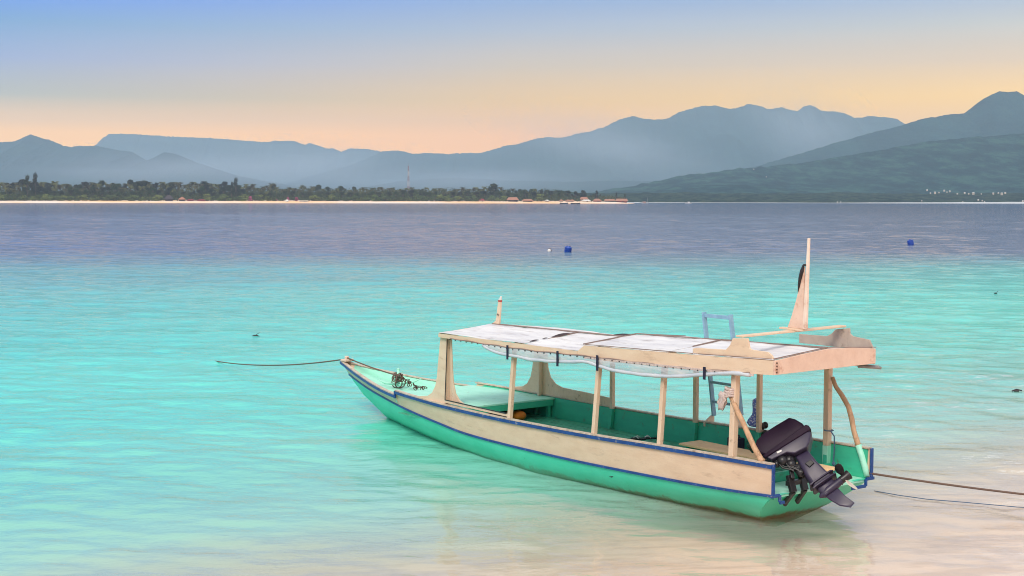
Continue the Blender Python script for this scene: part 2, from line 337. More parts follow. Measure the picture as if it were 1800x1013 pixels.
def sea_mesh():
    """one sheet; its ripples are real relief, finer near the beach"""
    rs = np.random.RandomState(4)
    ys_ = [.6, 2.0, 4.0]
    while ys_[-1] < 520: ys_.append(ys_[-1] + max(.06, ys_[-1] * .0042))
    ys_ += [560, 700, 1000, 1500, 2500, 5000, 12000, 30000]
    ts = [-9, -4, -2, -1.2, -.8] + list(np.arange(-.6, .6001, .0025)) + [.8, 1.2, 2, 4, 9]
    Y = np.array(ys_)[:, None]; T = np.array(ts)[None, :]; X = Y * T; Y = np.broadcast_to(Y, X.shape)
    Z = np.zeros(X.shape); D = np.hypot(X, Y); lim = np.clip((520 - Y) / 120, 0, 1) * np.clip((.6 - np.abs(T)) / .05, 0, 1) * np.clip((Y - 4) / 3, 0, 1)
    S = X * SN[0] + Y * SN[1]; calm = .38 + .56 * np.clip((S - 14) / 45, 0, 1)
    dy = np.maximum(.06, D * .0042)
    for k in range(80):
        lam = .24 * (34 ** (k / 79.0)); th_ = rs.normal(R(66), .85); kx, ky = np.cos(th_) * 2 * PI / lam, np.sin(th_) * 2 * PI / lam
        sl_ = .027 if lam < 1.2 else (.018 if lam < 3 else .009)
        a = sl_ * lam / (2 * PI) * np.clip((lam / dy - 2.2) / 2.0, 0, 1)
        ph = rs.rand() * 6.28; w = kx * X + ky * Y + ph + 1.3 * np.sin(.21 * X / lam ** .5 + .16 * Y + ph * 3)
        g = .65 + .35 * np.sin(.11 * X + .07 * Y * (1 + .1 * np.sin(k)) + k)
        Z += a * g * (np.sin(w) + .22 * np.cos(2 * w))
    Z *= lim * calm * 1.25
    ny, nx = X.shape; me = bpy.data.meshes.new('sea_water')
    me.vertices.add(nx * ny); me.vertices.foreach_set('co', np.stack([X, Y, Z], -1).astype(np.float32).ravel())
    ii = (np.arange(ny - 1)[:, None] * nx + np.arange(nx - 1)[None, :]).ravel()
    q = np.stack([ii, ii + 1, ii + nx + 1, ii + nx], -1).astype(np.int32).ravel(); nf = len(ii)
    me.loops.add(nf * 4); me.loops.foreach_set('vertex_index', q); me.polygons.add(nf)
    me.polygons.foreach_set('loop_start', np.arange(0, nf * 4, 4, dtype=np.int32)); me.polygons.foreach_set('loop_total', np.full(nf, 4, dtype=np.int32))
    me.update(calc_edges=True); me.polygons.foreach_set('use_smooth', np.ones(nf, dtype=bool)); me.materials.append(M['water'])
    o = bpy.data.objects.new('sea_water', me); col.objects.link(o); o['kind'] = 'structure'
sea_mesh()

# ------------------------------------------------------------------ mountains
def land_mat(name, c1, c2, c3, scale):
    m, t, p, N_, L_ = new_mat(name)
    pos = N_.new('ShaderNodeNewGeometry').outputs['Position']
    n1 = noise_node(t, pos, scale, 6, .7, (1, .3, 2.2)); r1 = ramp(t, [(.40, c1), (.5, c2), (.60, c3)]); L_.new(n1, r1.inputs[0]); L_.new(r1.outputs[0], p.inputs['Base Color'])
    p.inputs['Roughness'].default_value = .95; p.inputs['Specular IOR Level'].default_value = .1
    b = N_.new('ShaderNodeBump'); b.inputs['Strength'].default_value = 1; b.inputs['Distance'].default_value = 22
    L_.new(noise_node(t, pos, scale * 3, 5, .7), b.inputs['Height']); L_.new(b.outputs[0], p.inputs['Normal'])
    return m
M['far_hill'] = land_mat('forested_slope', (.008, .035, .045), (.012, .045, .055), (.018, .06, .065), .005)  # forest green pushed to blue, distance haze put into the colour
M['near_hill'] = land_mat('forested_foothill', (.002, .026, .034), (.010, .052, .056), (.038, .11, .085), .018)  # bluish as well, some of the haze is in the base colour
def interp(pts, x):
    if x <= pts[0][0]: return pts[0][1]
    for (a, ya), (b, yb) in zip(pts, pts[1:]):
        if x <= b: return ya + (yb - ya) * (x - a) / (b - a)
    return pts[-1][1]
def ridge(name, D, pts, front, back, mat, rough=1.0, n=240, label=None):
    """a heightfield whose crest runs at distance D through the skyline"""
    X0, X1 = pts[0][0], pts[-1][0]
    rows = [-1 + i / 16 for i in range(17)] + [i / 8 for i in range(1, 9)]
    vs = []; nx = n + 1
    for r in rows:
        for i in range(nx):
            X = X0 + (X1 - X0) * i / n
            Yp = interp(pts, X); zc = px_z(X, Yp, D); xw = px_x(X, D)
            zc += rough * (D / 5000) * (4 * noise.noise(Vector((xw * .012, D, 3))) + 5 * noise.noise(Vector((xw * .045, D, 8))) * (.4 + abs(noise.noise(Vector((xw * .003, D, 1))))))
            y = D + (r * front if r < 0 else r * back)
            sc = y / D                       # rays spread so the slope keeps its shape
            xx = xw * (1 + (sc - 1) * .35)
            k = 1 - abs(r); prof = k ** 1.25 if r < 0 else k
            amp = (1 - k) * k * 4
            e = noise.fractal(Vector((xx * .0016, y * .0009, D * .01)), 1.0, 2.1, 5)
            rg = 1 - abs(noise.noise(Vector((xx * .0028, y * .0007, 7))) * 2)
            z = zc * prof + amp * rough * zc * (.16 * e - .13 * rg * .8)
            vs.append((xx, y, z - 3 if abs(r) > .999 else z))
    fs = [(j * nx + i, j * nx + i + 1, (j + 1) * nx + i + 1, (j + 1) * nx + i) for j in range(len(rows) - 1) for i in range(n)]
    me = bpy.data.meshes.new(name); me.from_pydata(vs, [], fs); me.materials.append(mat)
    me.polygons.foreach_set('use_smooth', [True] * len(me.polygons))
    o = bpy.data.objects.new(name, me); col.objects.link(o); o['kind'] = 'structure'
    return o
L1 = [(100, 300), (150, 275), (175, 252), (182, 244), (195, 237), (215, 236), (240, 237), (300, 241), (380, 244), (430, 248), (470, 251), (484, 248), (520, 249), (537, 256), (545, 252), (555, 255), (575, 262), (585, 261), (600, 268), (612, 262), (640, 262), (665, 266), (700, 280), (760, 300), (900, 330)]
L2 = [(-420, 270), (-200, 240), (-80, 256), (0, 251), (30, 249), (45, 243), (57, 237), (68, 240), (80, 245), (100, 251), (128, 260), (140, 258), (175, 257), (205, 264), (235, 268), (262, 284), (290, 268), (310, 271), (350, 287), (420, 310), (560, 335)]
L3 = [(480, 330), (560, 306), (620, 290), (650, 277), (672, 267), (700, 265), (725, 271), (760, 270), (790, 271), (850, 269), (880, 259), (910, 254), (940, 245), (960, 242), (985, 243), (1010, 237), (1040, 231), (1060, 225), (1085, 212), (1110, 205), (1135, 211), (1160, 212), (1175, 208), (1190, 199), (1230, 188), (1255, 187), (1280, 193), (1300, 190), (1312, 184), (1338, 189), (1343, 193), (1370, 191), (1397, 197), (1408, 189), (1420, 186), (1430, 190), (1440, 197), (1460, 197), (1480, 200), (1497, 209), (1520, 206), (1550, 207), (1572, 210), (1583, 218), (1640, 235), (1800, 262), (2000, 300)]
L4 = [(1150, 338), (1250, 312), (1330, 292), (1400, 272), (1480, 248), (1530, 234), (1583, 221), (1610, 212), (1650, 205), (1690, 199), (1705, 189), (1722, 177), (1738, 167), (1750, 161), (1765, 164), (1780, 163), (1800, 173), (1860, 205), (1960, 235), (2200, 280)]
L6 = [(500, 352), (560, 343), (640, 330), (700, 319), (800, 313), (900, 318), (1000, 320), (1100, 318), (1200, 322), (1350, 345)]
L5 = [(930, 354), (1000, 345), (1060, 335), (1120, 325), (1200, 309), (1300, 297), (1400, 288), (1500, 272), (1560, 262), (1620, 250), (1700, 243), (1760, 238), (1800, 234), (1900, 222), (2100, 232), (2500, 270)]
ridge('distant_mountain_range', 14200, L1, 2200, 700, M['far_hill'], .7, 420)
ridge('left_mountain_range', 8600, L2, 2800, 2500, M['far_hill'], .9, 420)
ridge('mountain_range', 11400, L3, 3200, 2500, M['far_hill'], .9, 640)
ridge('mountain_peak', 6300, L4, 1700, 2000, M['far_hill'], 1.0, 460)
ridge('low_ridge', 7900, L6, 1500, 1500, M['far_hill'], .8, 260)
ridge('foothills', 4400, L5, 1700, 1500, M['near_hill'], 1.3, 620)
# coast strip and beach under the foothills
m, t, p, N_, L_ = new_mat('pale_beach_sand'); M['beach'] = m
pos = N_.new('ShaderNodeNewGeometry').outputs['Position']
n1 = noise_node(t, pos, .012, 3); r1 = ramp(t, [(.4, (.92, .74, .62)), (.62, (.98, .58, .30))]); L_.new(n1, r1.inputs[0]); L_.new(r1.outputs[0], p.inputs['Base Color']); p.inputs['Roughness'].default_value = .9
M['shore'] = paint('white_shore_sand', (.60, .60, .60), (.50, .50, .50), .02, .9, 0)
def coast(x, y):
    e = 2330 + 60 * math.sin(x * .004) + 40 * noise.noise(Vector((x * .01, 0, 0)))
    d = y - e
    return -2 if d < 0 else (min(d * .02, .6) if d < 60 else .6 + min((d - 60) * .03, 16))
grid('coast_beach', [-2400 + i * 40 for i in range(140)], [2200 + i * 12 for i in range(36)], coast, M['shore'])
M['coast_green'] = land_mat('coastal_scrub', (.012, .03, .02), (.03, .065, .035), (.07, .10, .05), .05)
grid('coast_plain', [-2400 + i * 20 for i in range(280)], [2420 + i * 14 for i in range(50)], lambda x, y: coast(x, y) + (8 * abs(noise.noise(Vector((x * .02, y * .02, 5)))) + 3 * abs(noise.noise(Vector((x * .08, y * .05, 5)))) if y > 2440 else -.6) if y > 2420 else coast(x, y) - .6, M['coast_green'])

# ------------------------------------------------------------------ the island
def shoreD(X): return 1520 + .27 * X
def island_z(x, y):
    X = 900 + x / y * FPX
    e = shoreD(X) + 4 * noise.noise(Vector((x * .02, 0, 0)))
    tip = 165 - x                      # metres left to the tip
    d = min(y - e, tip * 1.3, (e + 420) - y)
    return -2.0 if d < -8 else (d * .25 if d < 0 else min(d * .055, 2.3) + (min((d - 42) * .02, 1) if d > 42 else 0))
grid('island_ground', [-1100 + i * 6 for i in range(215)], [1330 + i * 8 for i in range(125)], island_z, M['beach'])

def leafmat(name, c1, c2, c3):
    m, t, p, N_, L_ = new_mat(name)
    oi = N_.new('ShaderNodeObjectInfo'); geo = N_.new('ShaderNodeTexCoord')
    n1 = noise_node(t, geo.outputs['Object'], .9, 3, .6)
    f = mathn(t, 'ADD', mathn(t, 'MULTIPLY', oi.outputs['Random'], .6), mathn(t, 'MULTIPLY', n1, .5), clamp=True)
    r = ramp(t, [(.2, c1), (.55, c2), (.85, c3)]); L_.new(f, r.inputs[0]); L_.new(r.outputs[0], p.inputs['Base Color'])
    p.inputs['Roughness'].default_value = .7; p.inputs['Specular IOR Level'].default_value = .25
    return m
M['palm'] = leafmat('palm_leaf', (.065, .048, .018), (.085, .078, .024), (.125, .125, .032))
M['leaf'] = leafmat('broad_leaf', (.028, .018, .014), (.036, .036, .014), (.045, .065, .016))
M['bushleaf'] = leafmat('light_bush_leaf', (.07, .09, .03), (.11, .15, .04), (.20, .23, .06))
M['scrubleaf'] = leafmat('scrub_leaf', (.035, .028, .012), (.045, .052, .016), (.06, .08, .022))
M['pinkleaf'] = leafmat('magenta_blossom', (.30, .05, .12), (.40, .07, .18), (.48, .12, .24))
M['trunk'] = paint('grey_trunk', (.16, .11, .09), (.09, .06, .05), 2, .9, .2, 4)

def palm_proto(seed):
    rnd = random.Random(seed); H = 1.0
    tr = MB(); lean = rnd.uniform(-1.5, 1.5); top = Vector((lean, rnd.uniform(-1, 1), 15))
    tr.tube([(0, 0, 0), (lean * .2, 0, 5), (lean * .6, 0, 10), tuple(top)], [.32, .24, .19, .16], 6)
    cr = MB()
    for k in range(20):
        a = k * 2.4 + rnd.uniform(-.2, .2); el = rnd.uniform(-.5, 1.25); Ln = rnd.uniform(4.2, 5.6)
        d = Vector((math.cos(a), math.sin(a), 0)); sd = Vector((-d.y, d.x, 0)); P = []
        for i in range(6):
            tt = i / 5; r_ = Ln * tt * math.cos(el * (1 - tt * .3)); z = Ln * (math.sin(el) * tt - .62 * tt * tt)
            P.append(top + d * r_ + Vector((0, 0, z)))
        for sgn in (-1, 1):
            vs = []; W = [.15, .75, .95, .85, .55, .08]
            for i in range(6): vs += [P[i], P[i] + sd * sgn * W[i] - Vector((0, 0, W[i] * .55)) + d * .3]
            cr.add(vs, [(2 * i, 2 * i + 1, 2 * i + 3, 2 * i + 2) for i in range(5)])
    cr.ball(top - Vector((0, 0, .3)), .5, 6, 4)
    return tr, cr
def tree_proto(seed, H=16, W=6.5, nleaf=620, leafs=.62, flat=.8, clumps=9, low=.28):
    rnd = random.Random(seed); tr = MB(); cr = MB()
    tr.tube([(0, 0, 0), (.2, .1, H * .25), (.1, 0, H * .5), (0, .2, H * .75)], [.5, .4, .3, .12], 6)
    cl = []
    for k in range(clumps):
        a = rnd.uniform(0, 6.28); q = rnd.uniform(0.1, 1); hh = H * (low + (1 - low) * rnd.random() ** .8)
        rr = W * q * (1 - .55 * max(0, (hh / H - .55) / .45)) * .7
        c = Vector((rr * math.cos(a), rr * math.sin(a), hh - 1.2)); R_ = rnd.uniform(.24, .42) * W
        cl.append((c, R_)); tr.tube([(0, 0, H * .3), tuple(c * .5 + Vector((0, 0, H * .2))), tuple(c)], [.2, .14, .05], 5)
    for k in range(nleaf):
        c, R_ = rnd.choice(cl); d = Vector((rnd.gauss(0, 1), rnd.gauss(0, 1), rnd.gauss(0, 1))).normalized() * R_ * rnd.uniform(.55, 1.08)
        d.z *= flat; pnt = c + d
        if pnt.z < .4: pnt.z = .4
        nrm = (d.normalized() + Vector((rnd.gauss(0, .5), rnd.gauss(0, .5), rnd.gauss(0, .5)))).normalized()
        u = nrm.orthogonal().normalized() * leafs * rnd.uniform(.6, 1.3); w = nrm.cross(u).normalized() * leafs * rnd.uniform(.6, 1.3)
        cr.add([pnt - u, pnt - w * .8, pnt + u, pnt + w], [(0, 1, 2, 3)])
    return tr, cr
def make_tree(name, tc_, leaf):
    e = empty(name); e.location = (0, 0, -500)
    tc_[0].build('trunk', M['trunk'], e, smooth='all'); tc_[1].build('crown', M[leaf], e, rec=False)
    return e
def copy_tree(o, parent=None):
    c = o.copy(); col.objects.link(c)
    if parent is not None: c.parent = parent
    for ch in kids.get(o.name, []): copy_tree(ch, c)
    return c
protos = {}
for k in range(3): protos['palm', k] = (make_tree('palm_tree', palm_proto(k), 'palm'), 18.2)
for k in range(4): protos['broad', k] = (make_tree('broadleaf_tree', tree_proto(20 + k, 16, 6.5, 760, .6, .8, 11), 'leaf'), 16)
for k in range(2): protos['pine', k] = (make_tree('casuarina_tree', tree_proto(40 + k, 22, 5.0, 720, .5, 1.3, 13, .35), 'leaf'), 22)
for k in range(3): protos['bush', k] = (make_tree('shrub', tree_proto(60 + k, 6, 5.5, 420, .5, .7, 8, .2), 'bushleaf'), 6.5)
protos['pink', 0] = (make_tree('flowering_shrub', tree_proto(80, 6, 4.5, 420, .45, .8, 8, .2), 'pinkleaf'), 6.5)
kids = {}
for o in col.objects:
    if o.parent: kids.setdefault(o.parent.name, []).append(o)
used = set()
def place(kind, X, Ytop, D, label, group=None, k=None, wide=1.0, cat=None):
    k = random.randrange(len([1 for q in protos if q[0] == kind])) if k is None else k
    pr, h0 = protos[kind, k]
    if (kind, k) in used: o = copy_tree(pr)
    else: o = pr; used.add((kind, k))
    x = px_x(X, D); z0 = max(island_z(x, D), .5) - .2; H = max(px_z(X, Ytop, D) - z0, 2.5); s = H / h0
    o.location = (x, D, z0); o.rotation_euler = (0, 0, random.uniform(0, 6.28)); w = s * wide * random.uniform(.9, 1.15) if kind != 'palm' else max(s, .85) * random.uniform(.9, 1.1)
    o.scale = (w, w, s); tag(o, label, cat or {'palm': 'palm tree', 'broad': 'tree', 'pine': 'tree', 'bush': 'shrub', 'pink': 'flowering shrub'}[kind], group)
    return o
SKY = [(-40, 320), (0, 320), (30, 321), (42, 318), (90, 321), (110, 320), (130, 325), (160, 320), (200, 321), (260, 318), (300, 322), (345, 320), (380, 323), (400, 322), (430, 324), (475, 327), (520, 328), (600, 329), (640, 331), (720, 332), (800, 331), (850, 330), (880, 331), (930, 334), (975, 337), (1000, 338), (1020, 340), (1060, 344), (1075, 349), (1100, 352)]
PALM = [(-40, .8), (30, .7), (90, .65), (160, .65), (280, .5), (380, .75), (400, .5), (440, .85), (850, .9), (900, .6), (935, .2), (1110, .1)]
# back row: the skyline
X = -35.0; 
while X < 1062:
    if random.random() < interp(PALM, X): place('palm', X, interp(SKY, X) - 1 + random.uniform(-4, 4), shoreD(X) + random.uniform(150, 230), 'tall coconut palm on the skyline of the far wooded island', 'coconut palms across the island')
    else: place('broad', X, interp(SKY, X) - 1 + random.uniform(-2, 4), shoreD(X) + random.uniform(150, 220), 'dark round crowned tree standing among the palms on the far island', 'dark broadleaf trees across the island', wide=1.0)
    X += random.uniform(4.2, 7)
X = -35.0
while X < 1050:   # second row
    yt = interp(SKY, X) + random.uniform(3, 9)
    if random.random() < interp(PALM, X): place('palm', X, yt, shoreD(X) + random.uniform(95, 140), 'tall coconut palm on the skyline of the far wooded island', 'coconut palms across the island')
    else: place('broad', X, yt, shoreD(X) + random.uniform(95, 140), 'dark round crowned tree standing among the palms on the far island', 'dark broadleaf trees across the island')
    X += random.uniform(7, 12)
X = -35.0
while X < 1035:   # third row, lower trees
    place('broad', X, 337 + random.uniform(-3, 4), shoreD(X) + random.uniform(72, 90), 'dark round crowned tree standing among the palms on the far island', 'dark broadleaf trees across the island', wide=1.3)
    X += random.uniform(11, 17)
X = -30.0
HUTS_X = [(286, 366), (430, 445), (500, 545), (840, 856), (886, 942), (955, 1110)]
while X < 1060:   # shore scrub
    if not any(a < X < b for a, b in HUTS_X):
        place('bush', X, 342 + random.uniform(-3, 5), shoreD(X) + random.uniform(48, 62), 'light green rounded shrub at the back of the island beach', 'light green shrubs behind the island beach', wide=1.25)
    X += random.uniform(8, 14)
for X, Y, lab, w in [(50, 309, 'feathery tall tree, left one of the pair that tops the island skyline far left', .9), (64, 305, 'feathery tall tree, right one of the pair that tops the island skyline far left', 1.0), (408, 317, 'feathery tall tree beside the one standing highest left of the magenta blossom', .8), (416, 313, 'feathery tree standing highest left of the magenta blossom', .9), (1083, 337, 'small feathery tree at the island tip, left of the last one', .75), (1097, 339, 'last feathery tree at the right tip of the island', .9), (1048, 333, 'dark pointed tree above the orange roofs near the island tip', 1.1)]:
    place('pine', X, Y, shoreD(X) + 70, lab, wide=w)
place('broad', 868, 324, shoreD(868) + 120, 'broad dark tree rising above the palms left of the first orange roofed hut', k=1, wide=1.25)
place('palm', 476, 319, shoreD(476) + 120, 'single coconut palm standing clear above its neighbours in mid island', 'tall single palms', k=1)
place('broad', 983, 333, shoreD(983) + 110, 'green topped tree behind the huts halfway to the island tip', wide=1.1)
for X, Y, w, lab in [(440, 344, 1.0, 'magenta flowering shrub, leftmost on the island'), (507, 346, .8, 'magenta flowering shrub behind the small white hut'), (522, 346, .9, 'magenta flowering shrub right of the small white hut'), (487, 349, .5, 'small magenta flowering shrub left of the white hut')]:
    place('pink', X, Y, shoreD(X) + 46, lab, wide=w)

def undergrowth():
    rnd = random.Random(99); b = MB()
    for k in range(34000):
        X = rnd.uniform(-45, 1098); D = shoreD(X) + rnd.uniform(42, 190); x = px_x(X, D)
        top = 4.2 + 3.5 * noise.noise(Vector((x * .03, D * .02, 2))) + (D - shoreD(X) - 42) * .085
        if X > 1000: top *= .55
        z = island_z(x, D) + max(.3, top) * rnd.random() ** .6; s_ = rnd.uniform(.5, 1.1)
        p_ = Vector((x, D, z)); n_ = Vector((rnd.gauss(0, 1), rnd.gauss(0, 1), rnd.gauss(0, .7))).normalized(); u_ = n_.orthogonal().normalized() * s_; w_ = n_.cross(u_)
        b.add([p_ - u_, p_ - w_ * .8, p_ + u_, p_ + w_], [(0, 1, 2, 3)])
    o = b.build('undergrowth', M['scrubleaf'], None, rec=False); o['kind'] = 'stuff'; tag(o, 'dense dark scrub filling the ground between the island trees', 'undergrowth')
undergrowth()

# huts
M['thatch'] = paint('orange_thatch', (.42, .20, .13), (.30, .14, .10), .8, .9, .3, 3)
M['redroof'] = paint('dark_red_roof', (.30, .05, .06), (.18, .04, .05), .8, .9, .3, 3)
def hut(X, w_px, Ytop, roof, wall, label, D=None, hip=.6):
    D = D or shoreD(X) + 44; x = px_x(X, D); z0 = max(island_z(x, D), .6) - .3; W = w_px / FPX * D; H = px_z(X, Ytop, D) - z0; hw = H * .42
    e = empty('beach_hut', Matrix.Translation((x, D, z0))); tag(e, label, 'hut', 'huts along the island shore')
    b = MB(); b.box((0, 0, hw / 2), (W * .78, W * .5, hw)); b.build('wall', M[wall], e)
    r_ = MB(); a, c = W / 2, W * .36; rl = a * (1 - hip)
    r_.add([(-a, -c, hw), (a, -c, hw), (a, c, hw), (-a, c, hw), (-rl, 0, H), (rl, 0, H), (-a, -c, hw - .2), (a, -c, hw - .2), (a, c, hw - .2), (-a, c, hw - .2)],
           [(0, 1, 5, 4), (1, 2, 5), (2, 3, 4, 5), (3, 0, 4), (6, 9, 8, 7), (0, 6, 7, 1), (1, 7, 8, 2), (2, 8, 9, 3), (3, 9, 6, 0)])
    r_.build('roof', M[roof], e)
    d_ = MB(); d_.box((W * .1, -W * .25 - .04, hw * .4), (W * .16, .08, hw * .8)); d_.build('door', M['dark_wood'], e)
    return e
hut(298, 15, 343, 'dark_wood', 'dark_wood', 'dark steep roofed beach hut under the trees, leftmost on the island', hip=.7)
hut(321, 13, 346, 'thatch', 'dark_wood', 'hut with pointed orange red roof right of the dark hut', hip=.95)
hut(336, 13, 350, 'redroof', 'dark_wood', 'low red roofed shelter right of the pointed roof')
hut(355, 15, 350.5, 'redroof', 'dark_wood', 'low red roofed shelter at the right end of the leftmost hut row')
hut(505, 6, 351, 'white', 'white', 'tiny white hut between the magenta shrubs', D=shoreD(505) + 30, hip=.3)
hut(535, 16, 352.5, 'cream_cap', 'white', 'long low white shelter on the sand right of the magenta shrubs', D=shoreD(535) + 30, hip=.1)
hut(847, 11, 349.5, 'redroof', 'white', 'small pinkish white hut left of the orange roofs')
hut(901, 22, 347, 'thatch', 'dark_wood', 'large orange thatched hut, first of the orange roofs from the left', hip=.35)
hut(927, 21, 350, 'thatch', 'dark_wood', 'wide low orange thatched hut right of the large one', hip=.4)
hut(961, 8, 351, 'white', 'dark_wood', 'small pale roofed hut between two groups of orange roofs', hip=.9)
hut(986, 8, 350.5, 'thatch', 'dark_wood', 'narrow pointed orange roofed hut near the moored boats', hip=.9)
hut(1001, 17, 351, 'thatch', 'redroof', 'long orange roofed hut behind the dark moored boats', hip=.3)
hut(1026, 17, 346.5, 'thatch', 'white', 'tall orange roofed house behind the white walled one', D=shoreD(1026) + 62, hip=.4)
hut(1030, 16, 351, 'white', 'white', 'white walled hut in front of the tall orange roofed house', hip=.4)
hut(1049, 16, 349.5, 'thatch', 'redroof', 'orange roofed hut right of the white walled hut', hip=.6)
hut(1071, 20, 350, 'thatch', 'dark_wood', 'dark walled hut with long orange roof near the island tip', hip=.2)
hut(1092, 22, 349.5, 'thatch', 'redroof', 'last orange roofed hut at the island tip', hip=.15)

M['mast_red'] = paint('mast_red', (.22, .05, .06), (.15, .04, .05)); M['mast_grey'] = paint('mast_grey', (.42, .40, .44), (.34, .33, .36))
# lattice radio mast
def mast():
    D = shoreD(718) + 330; x = px_x(718, D); Ht = px_z(718, 292, D) - 2
    e = empty('radio_mast', Matrix.Translation((x, D, 2))); tag(e, 'red and white lattice radio mast rising above the island palms', 'radio mast')
    n = 7
    for i in range(n):
        b = MB(); z0, z1 = Ht * i / n, Ht * (i + 1) / n; w0, w1 = 1.9 - 1.1 * i / n, 1.9 - 1.1 * (i + 1) / n
        c0 = [Vector((w0 * math.cos(a), w0 * math.sin(a), z0)) for a in (0.3, 2.394, 4.49)]; c1 = [Vector((w1 * math.cos(a), w1 * math.sin(a), z1)) for a in (0.3, 2.394, 4.49)]
        for k in range(3):
            b.bar(c0[k], c1[k], .34, .34); m_ = (k + 1) % 3
            mid0 = (c0[k] + c1[k]) / 2; mid1 = (c0[m_] + c1[m_]) / 2
            b.bar(c0[k], mid1, .16, .16); b.bar(mid1, c1[k], .16, .16); b.bar(mid0, mid1, .16, .16); b.bar(c0[k], c0[m_], .16, .16)
        b.build('mast_section', M['mast_red'] if i % 2 == 0 else M['mast_grey'], e)
    b = MB(); b.tube([(0, 0, Ht), (0, 0, Ht + 4)], .12, 6); b.build('antenna', M['steel'], e)
    b = MB(); b.tube([(.9, -.4, Ht * .8), (1.0, -.9, Ht * .8)], .8, 12); b.build('dish', M['white'], e)
mast()

# small boats by the island
def far_boat(X, Y, Ln, label, hullm='white', cabin=None, mast_h=0, D=None, rz=0, cab='white'):
    p_ = ground_pt(X, Y) if D is None else Vector((px_x(X, D), D, 0))
    e = empty('moored_boat', Matrix.Translation(p_) @ Matrix.Rotation(rz, 4, 'Z')); tag(e, label, 'boat', 'boats moored by the far island')
    b = MB(); rings = []
    for i in range(9):
        tt = i / 8; xx = (tt - .5) * Ln; w = Ln * .13 * (1 - abs(2 * tt - 1) ** 2.6) + .03; sh = .9 + .5 * (2 * tt - 1) ** 2
        rings.append([(xx, -w, sh), (xx, -w * .7, .05), (xx, 0, -.4), (xx, w * .7, .05), (xx, w, sh), (xx, 0, sh - .15)])
    b.loft(rings); b.build('hull', M[hullm], e, smooth=True)
    if cabin:
        a, c, h = cabin; b = MB(); b.box(((a + c) / 2 * Ln, 0, .8 + h / 2), ((c - a) * Ln, Ln * .17, h)); b.build('cabin', M[cab], e, bevel=.1)
        b = MB(); b.box(((a + c) / 2 * Ln, 0, .87 + h), ((c - a) * Ln * 1.15, Ln * .2, .12)); b.build('cabin_roof', M['white'], e)
    if mast_h: b = MB(); b.tube([(Ln * .3, 0, .5), (Ln * .3, 0, mast_h)], [.12, .07], 6); b.build('mast', M['white'], e)
    return e
far_boat(1133, 357.6, 11, 'white boat with reddish cabin and thin mast off the island tip', cabin=(-.32, .12, 1.7), mast_h=8, cab='thatch')
far_boat(1209, 357.8, 9, 'white motor boat on the open water right of the island tip', cabin=(-.1, .25, 1.6))
far_boat(991, 358.2, 10, 'dark low boat moored off the orange huts, left one of two', hullm='dark_wood')
far_boat(1011, 358.6, 11, 'dark low boat moored off the orange huts, right one of two', hullm='dark_wood')
far_boat(251, 355.5, 7, 'small white boat lying on the island beach, left one of two', D=shoreD(251) + 8)
far_boat(260, 355.5, 6, 'small white boat lying on the island beach, right one of two', D=shoreD(260) + 8)

# village houses on the far coast
vill = [(1627, 336, 7), (1633, 341, 5), (1641, 341, 8), (1648, 340, 6), (1657, 337, 8), (1662, 339, 5), (1667, 338, 7), (1680, 342, 5), (1693, 341, 7), (1700, 342, 5), (1708, 342, 9), (1722, 342, 4), (1743, 342, 7), (1752, 341, 6), (1758, 343, 9), (1764, 341, 7), (1717, 353, 8), (1724, 354, 7), (1728, 356, 6), (1690, 355, 5), (1618, 354, 6), (1470, 356, 5), (1476, 356, 5), (1527, 357, 4), (1795, 355, 8), (1323, 299, 6), (1345, 312, 5)]
def foot_z(xw, y):  # height of the foothill mesh, found by ray later
    return 0
hp = None
dg = bpy.context.evaluated_depsgraph_get()
foot = bpy.data.objects['foothills']; plain = bpy.data.objects['coast_plain']
from mathutils.bvhtree import BVHTree
bv = [BVHTree.FromObject(foot, dg), BVHTree.FromObject(plain, dg)]
for i, (X, Y, w) in enumerate(vill):
    d = Vector(((X - 900) / FPX, 1, (hor(X) - Y) / FPX)).normalized(); best = None
    for t_ in bv:
        h_ = t_.ray_cast(Vector((0, 0, HCAM)), d)
        if h_[0] and (best is None or h_[3] < best[1]): best = (h_[0], h_[3])
    if not best: continue
    p_ = best[0]; s = w * (.38 if Y < 350 else .24)
    if hp is None:
        hp = empty('village_house'); b = MB(); b.box((0, 0, .5), (1.5, 1.0, 1.6)); b.build('wall', M['cream_cap'], hp)
        b = MB(); b.add([(-.85, -.6, 1.3), (.85, -.6, 1.3), (.85, .6, 1.3), (-.85, .6, 1.3), (-.85, 0, 1.75), (.85, 0, 1.75)], [(0, 1, 5, 4), (1, 2, 5), (2, 3, 4, 5), (3, 0, 4), (0, 3, 2, 1)]); b.build('roof', M['shore'], hp)
        kids[hp.name] = [c for c in col.objects if c.parent == hp]; o = hp
    else: o = copy_tree(hp)
    o.location = p_ + Vector((0, -2, 0)); o.scale = (s * .8, s * .8, s * .8); o.rotation_euler = (0, 0, random.uniform(-.6, .6))
    if Y > 350: tag(o, 'tiny pale house at the foot of the far green hills, close to the shoreline', 'house', 'shoreline houses on the far coast')
    elif X > 1500: tag(o, 'tiny white house in the village on the lower slope of the far hills', 'house', 'village houses on the far slope')
    else: tag(o, 'lone pale speck of a house on the hillside, %s of two' % ('upper' if Y < 305 else 'lower'), 'house', 'lone hillside houses')

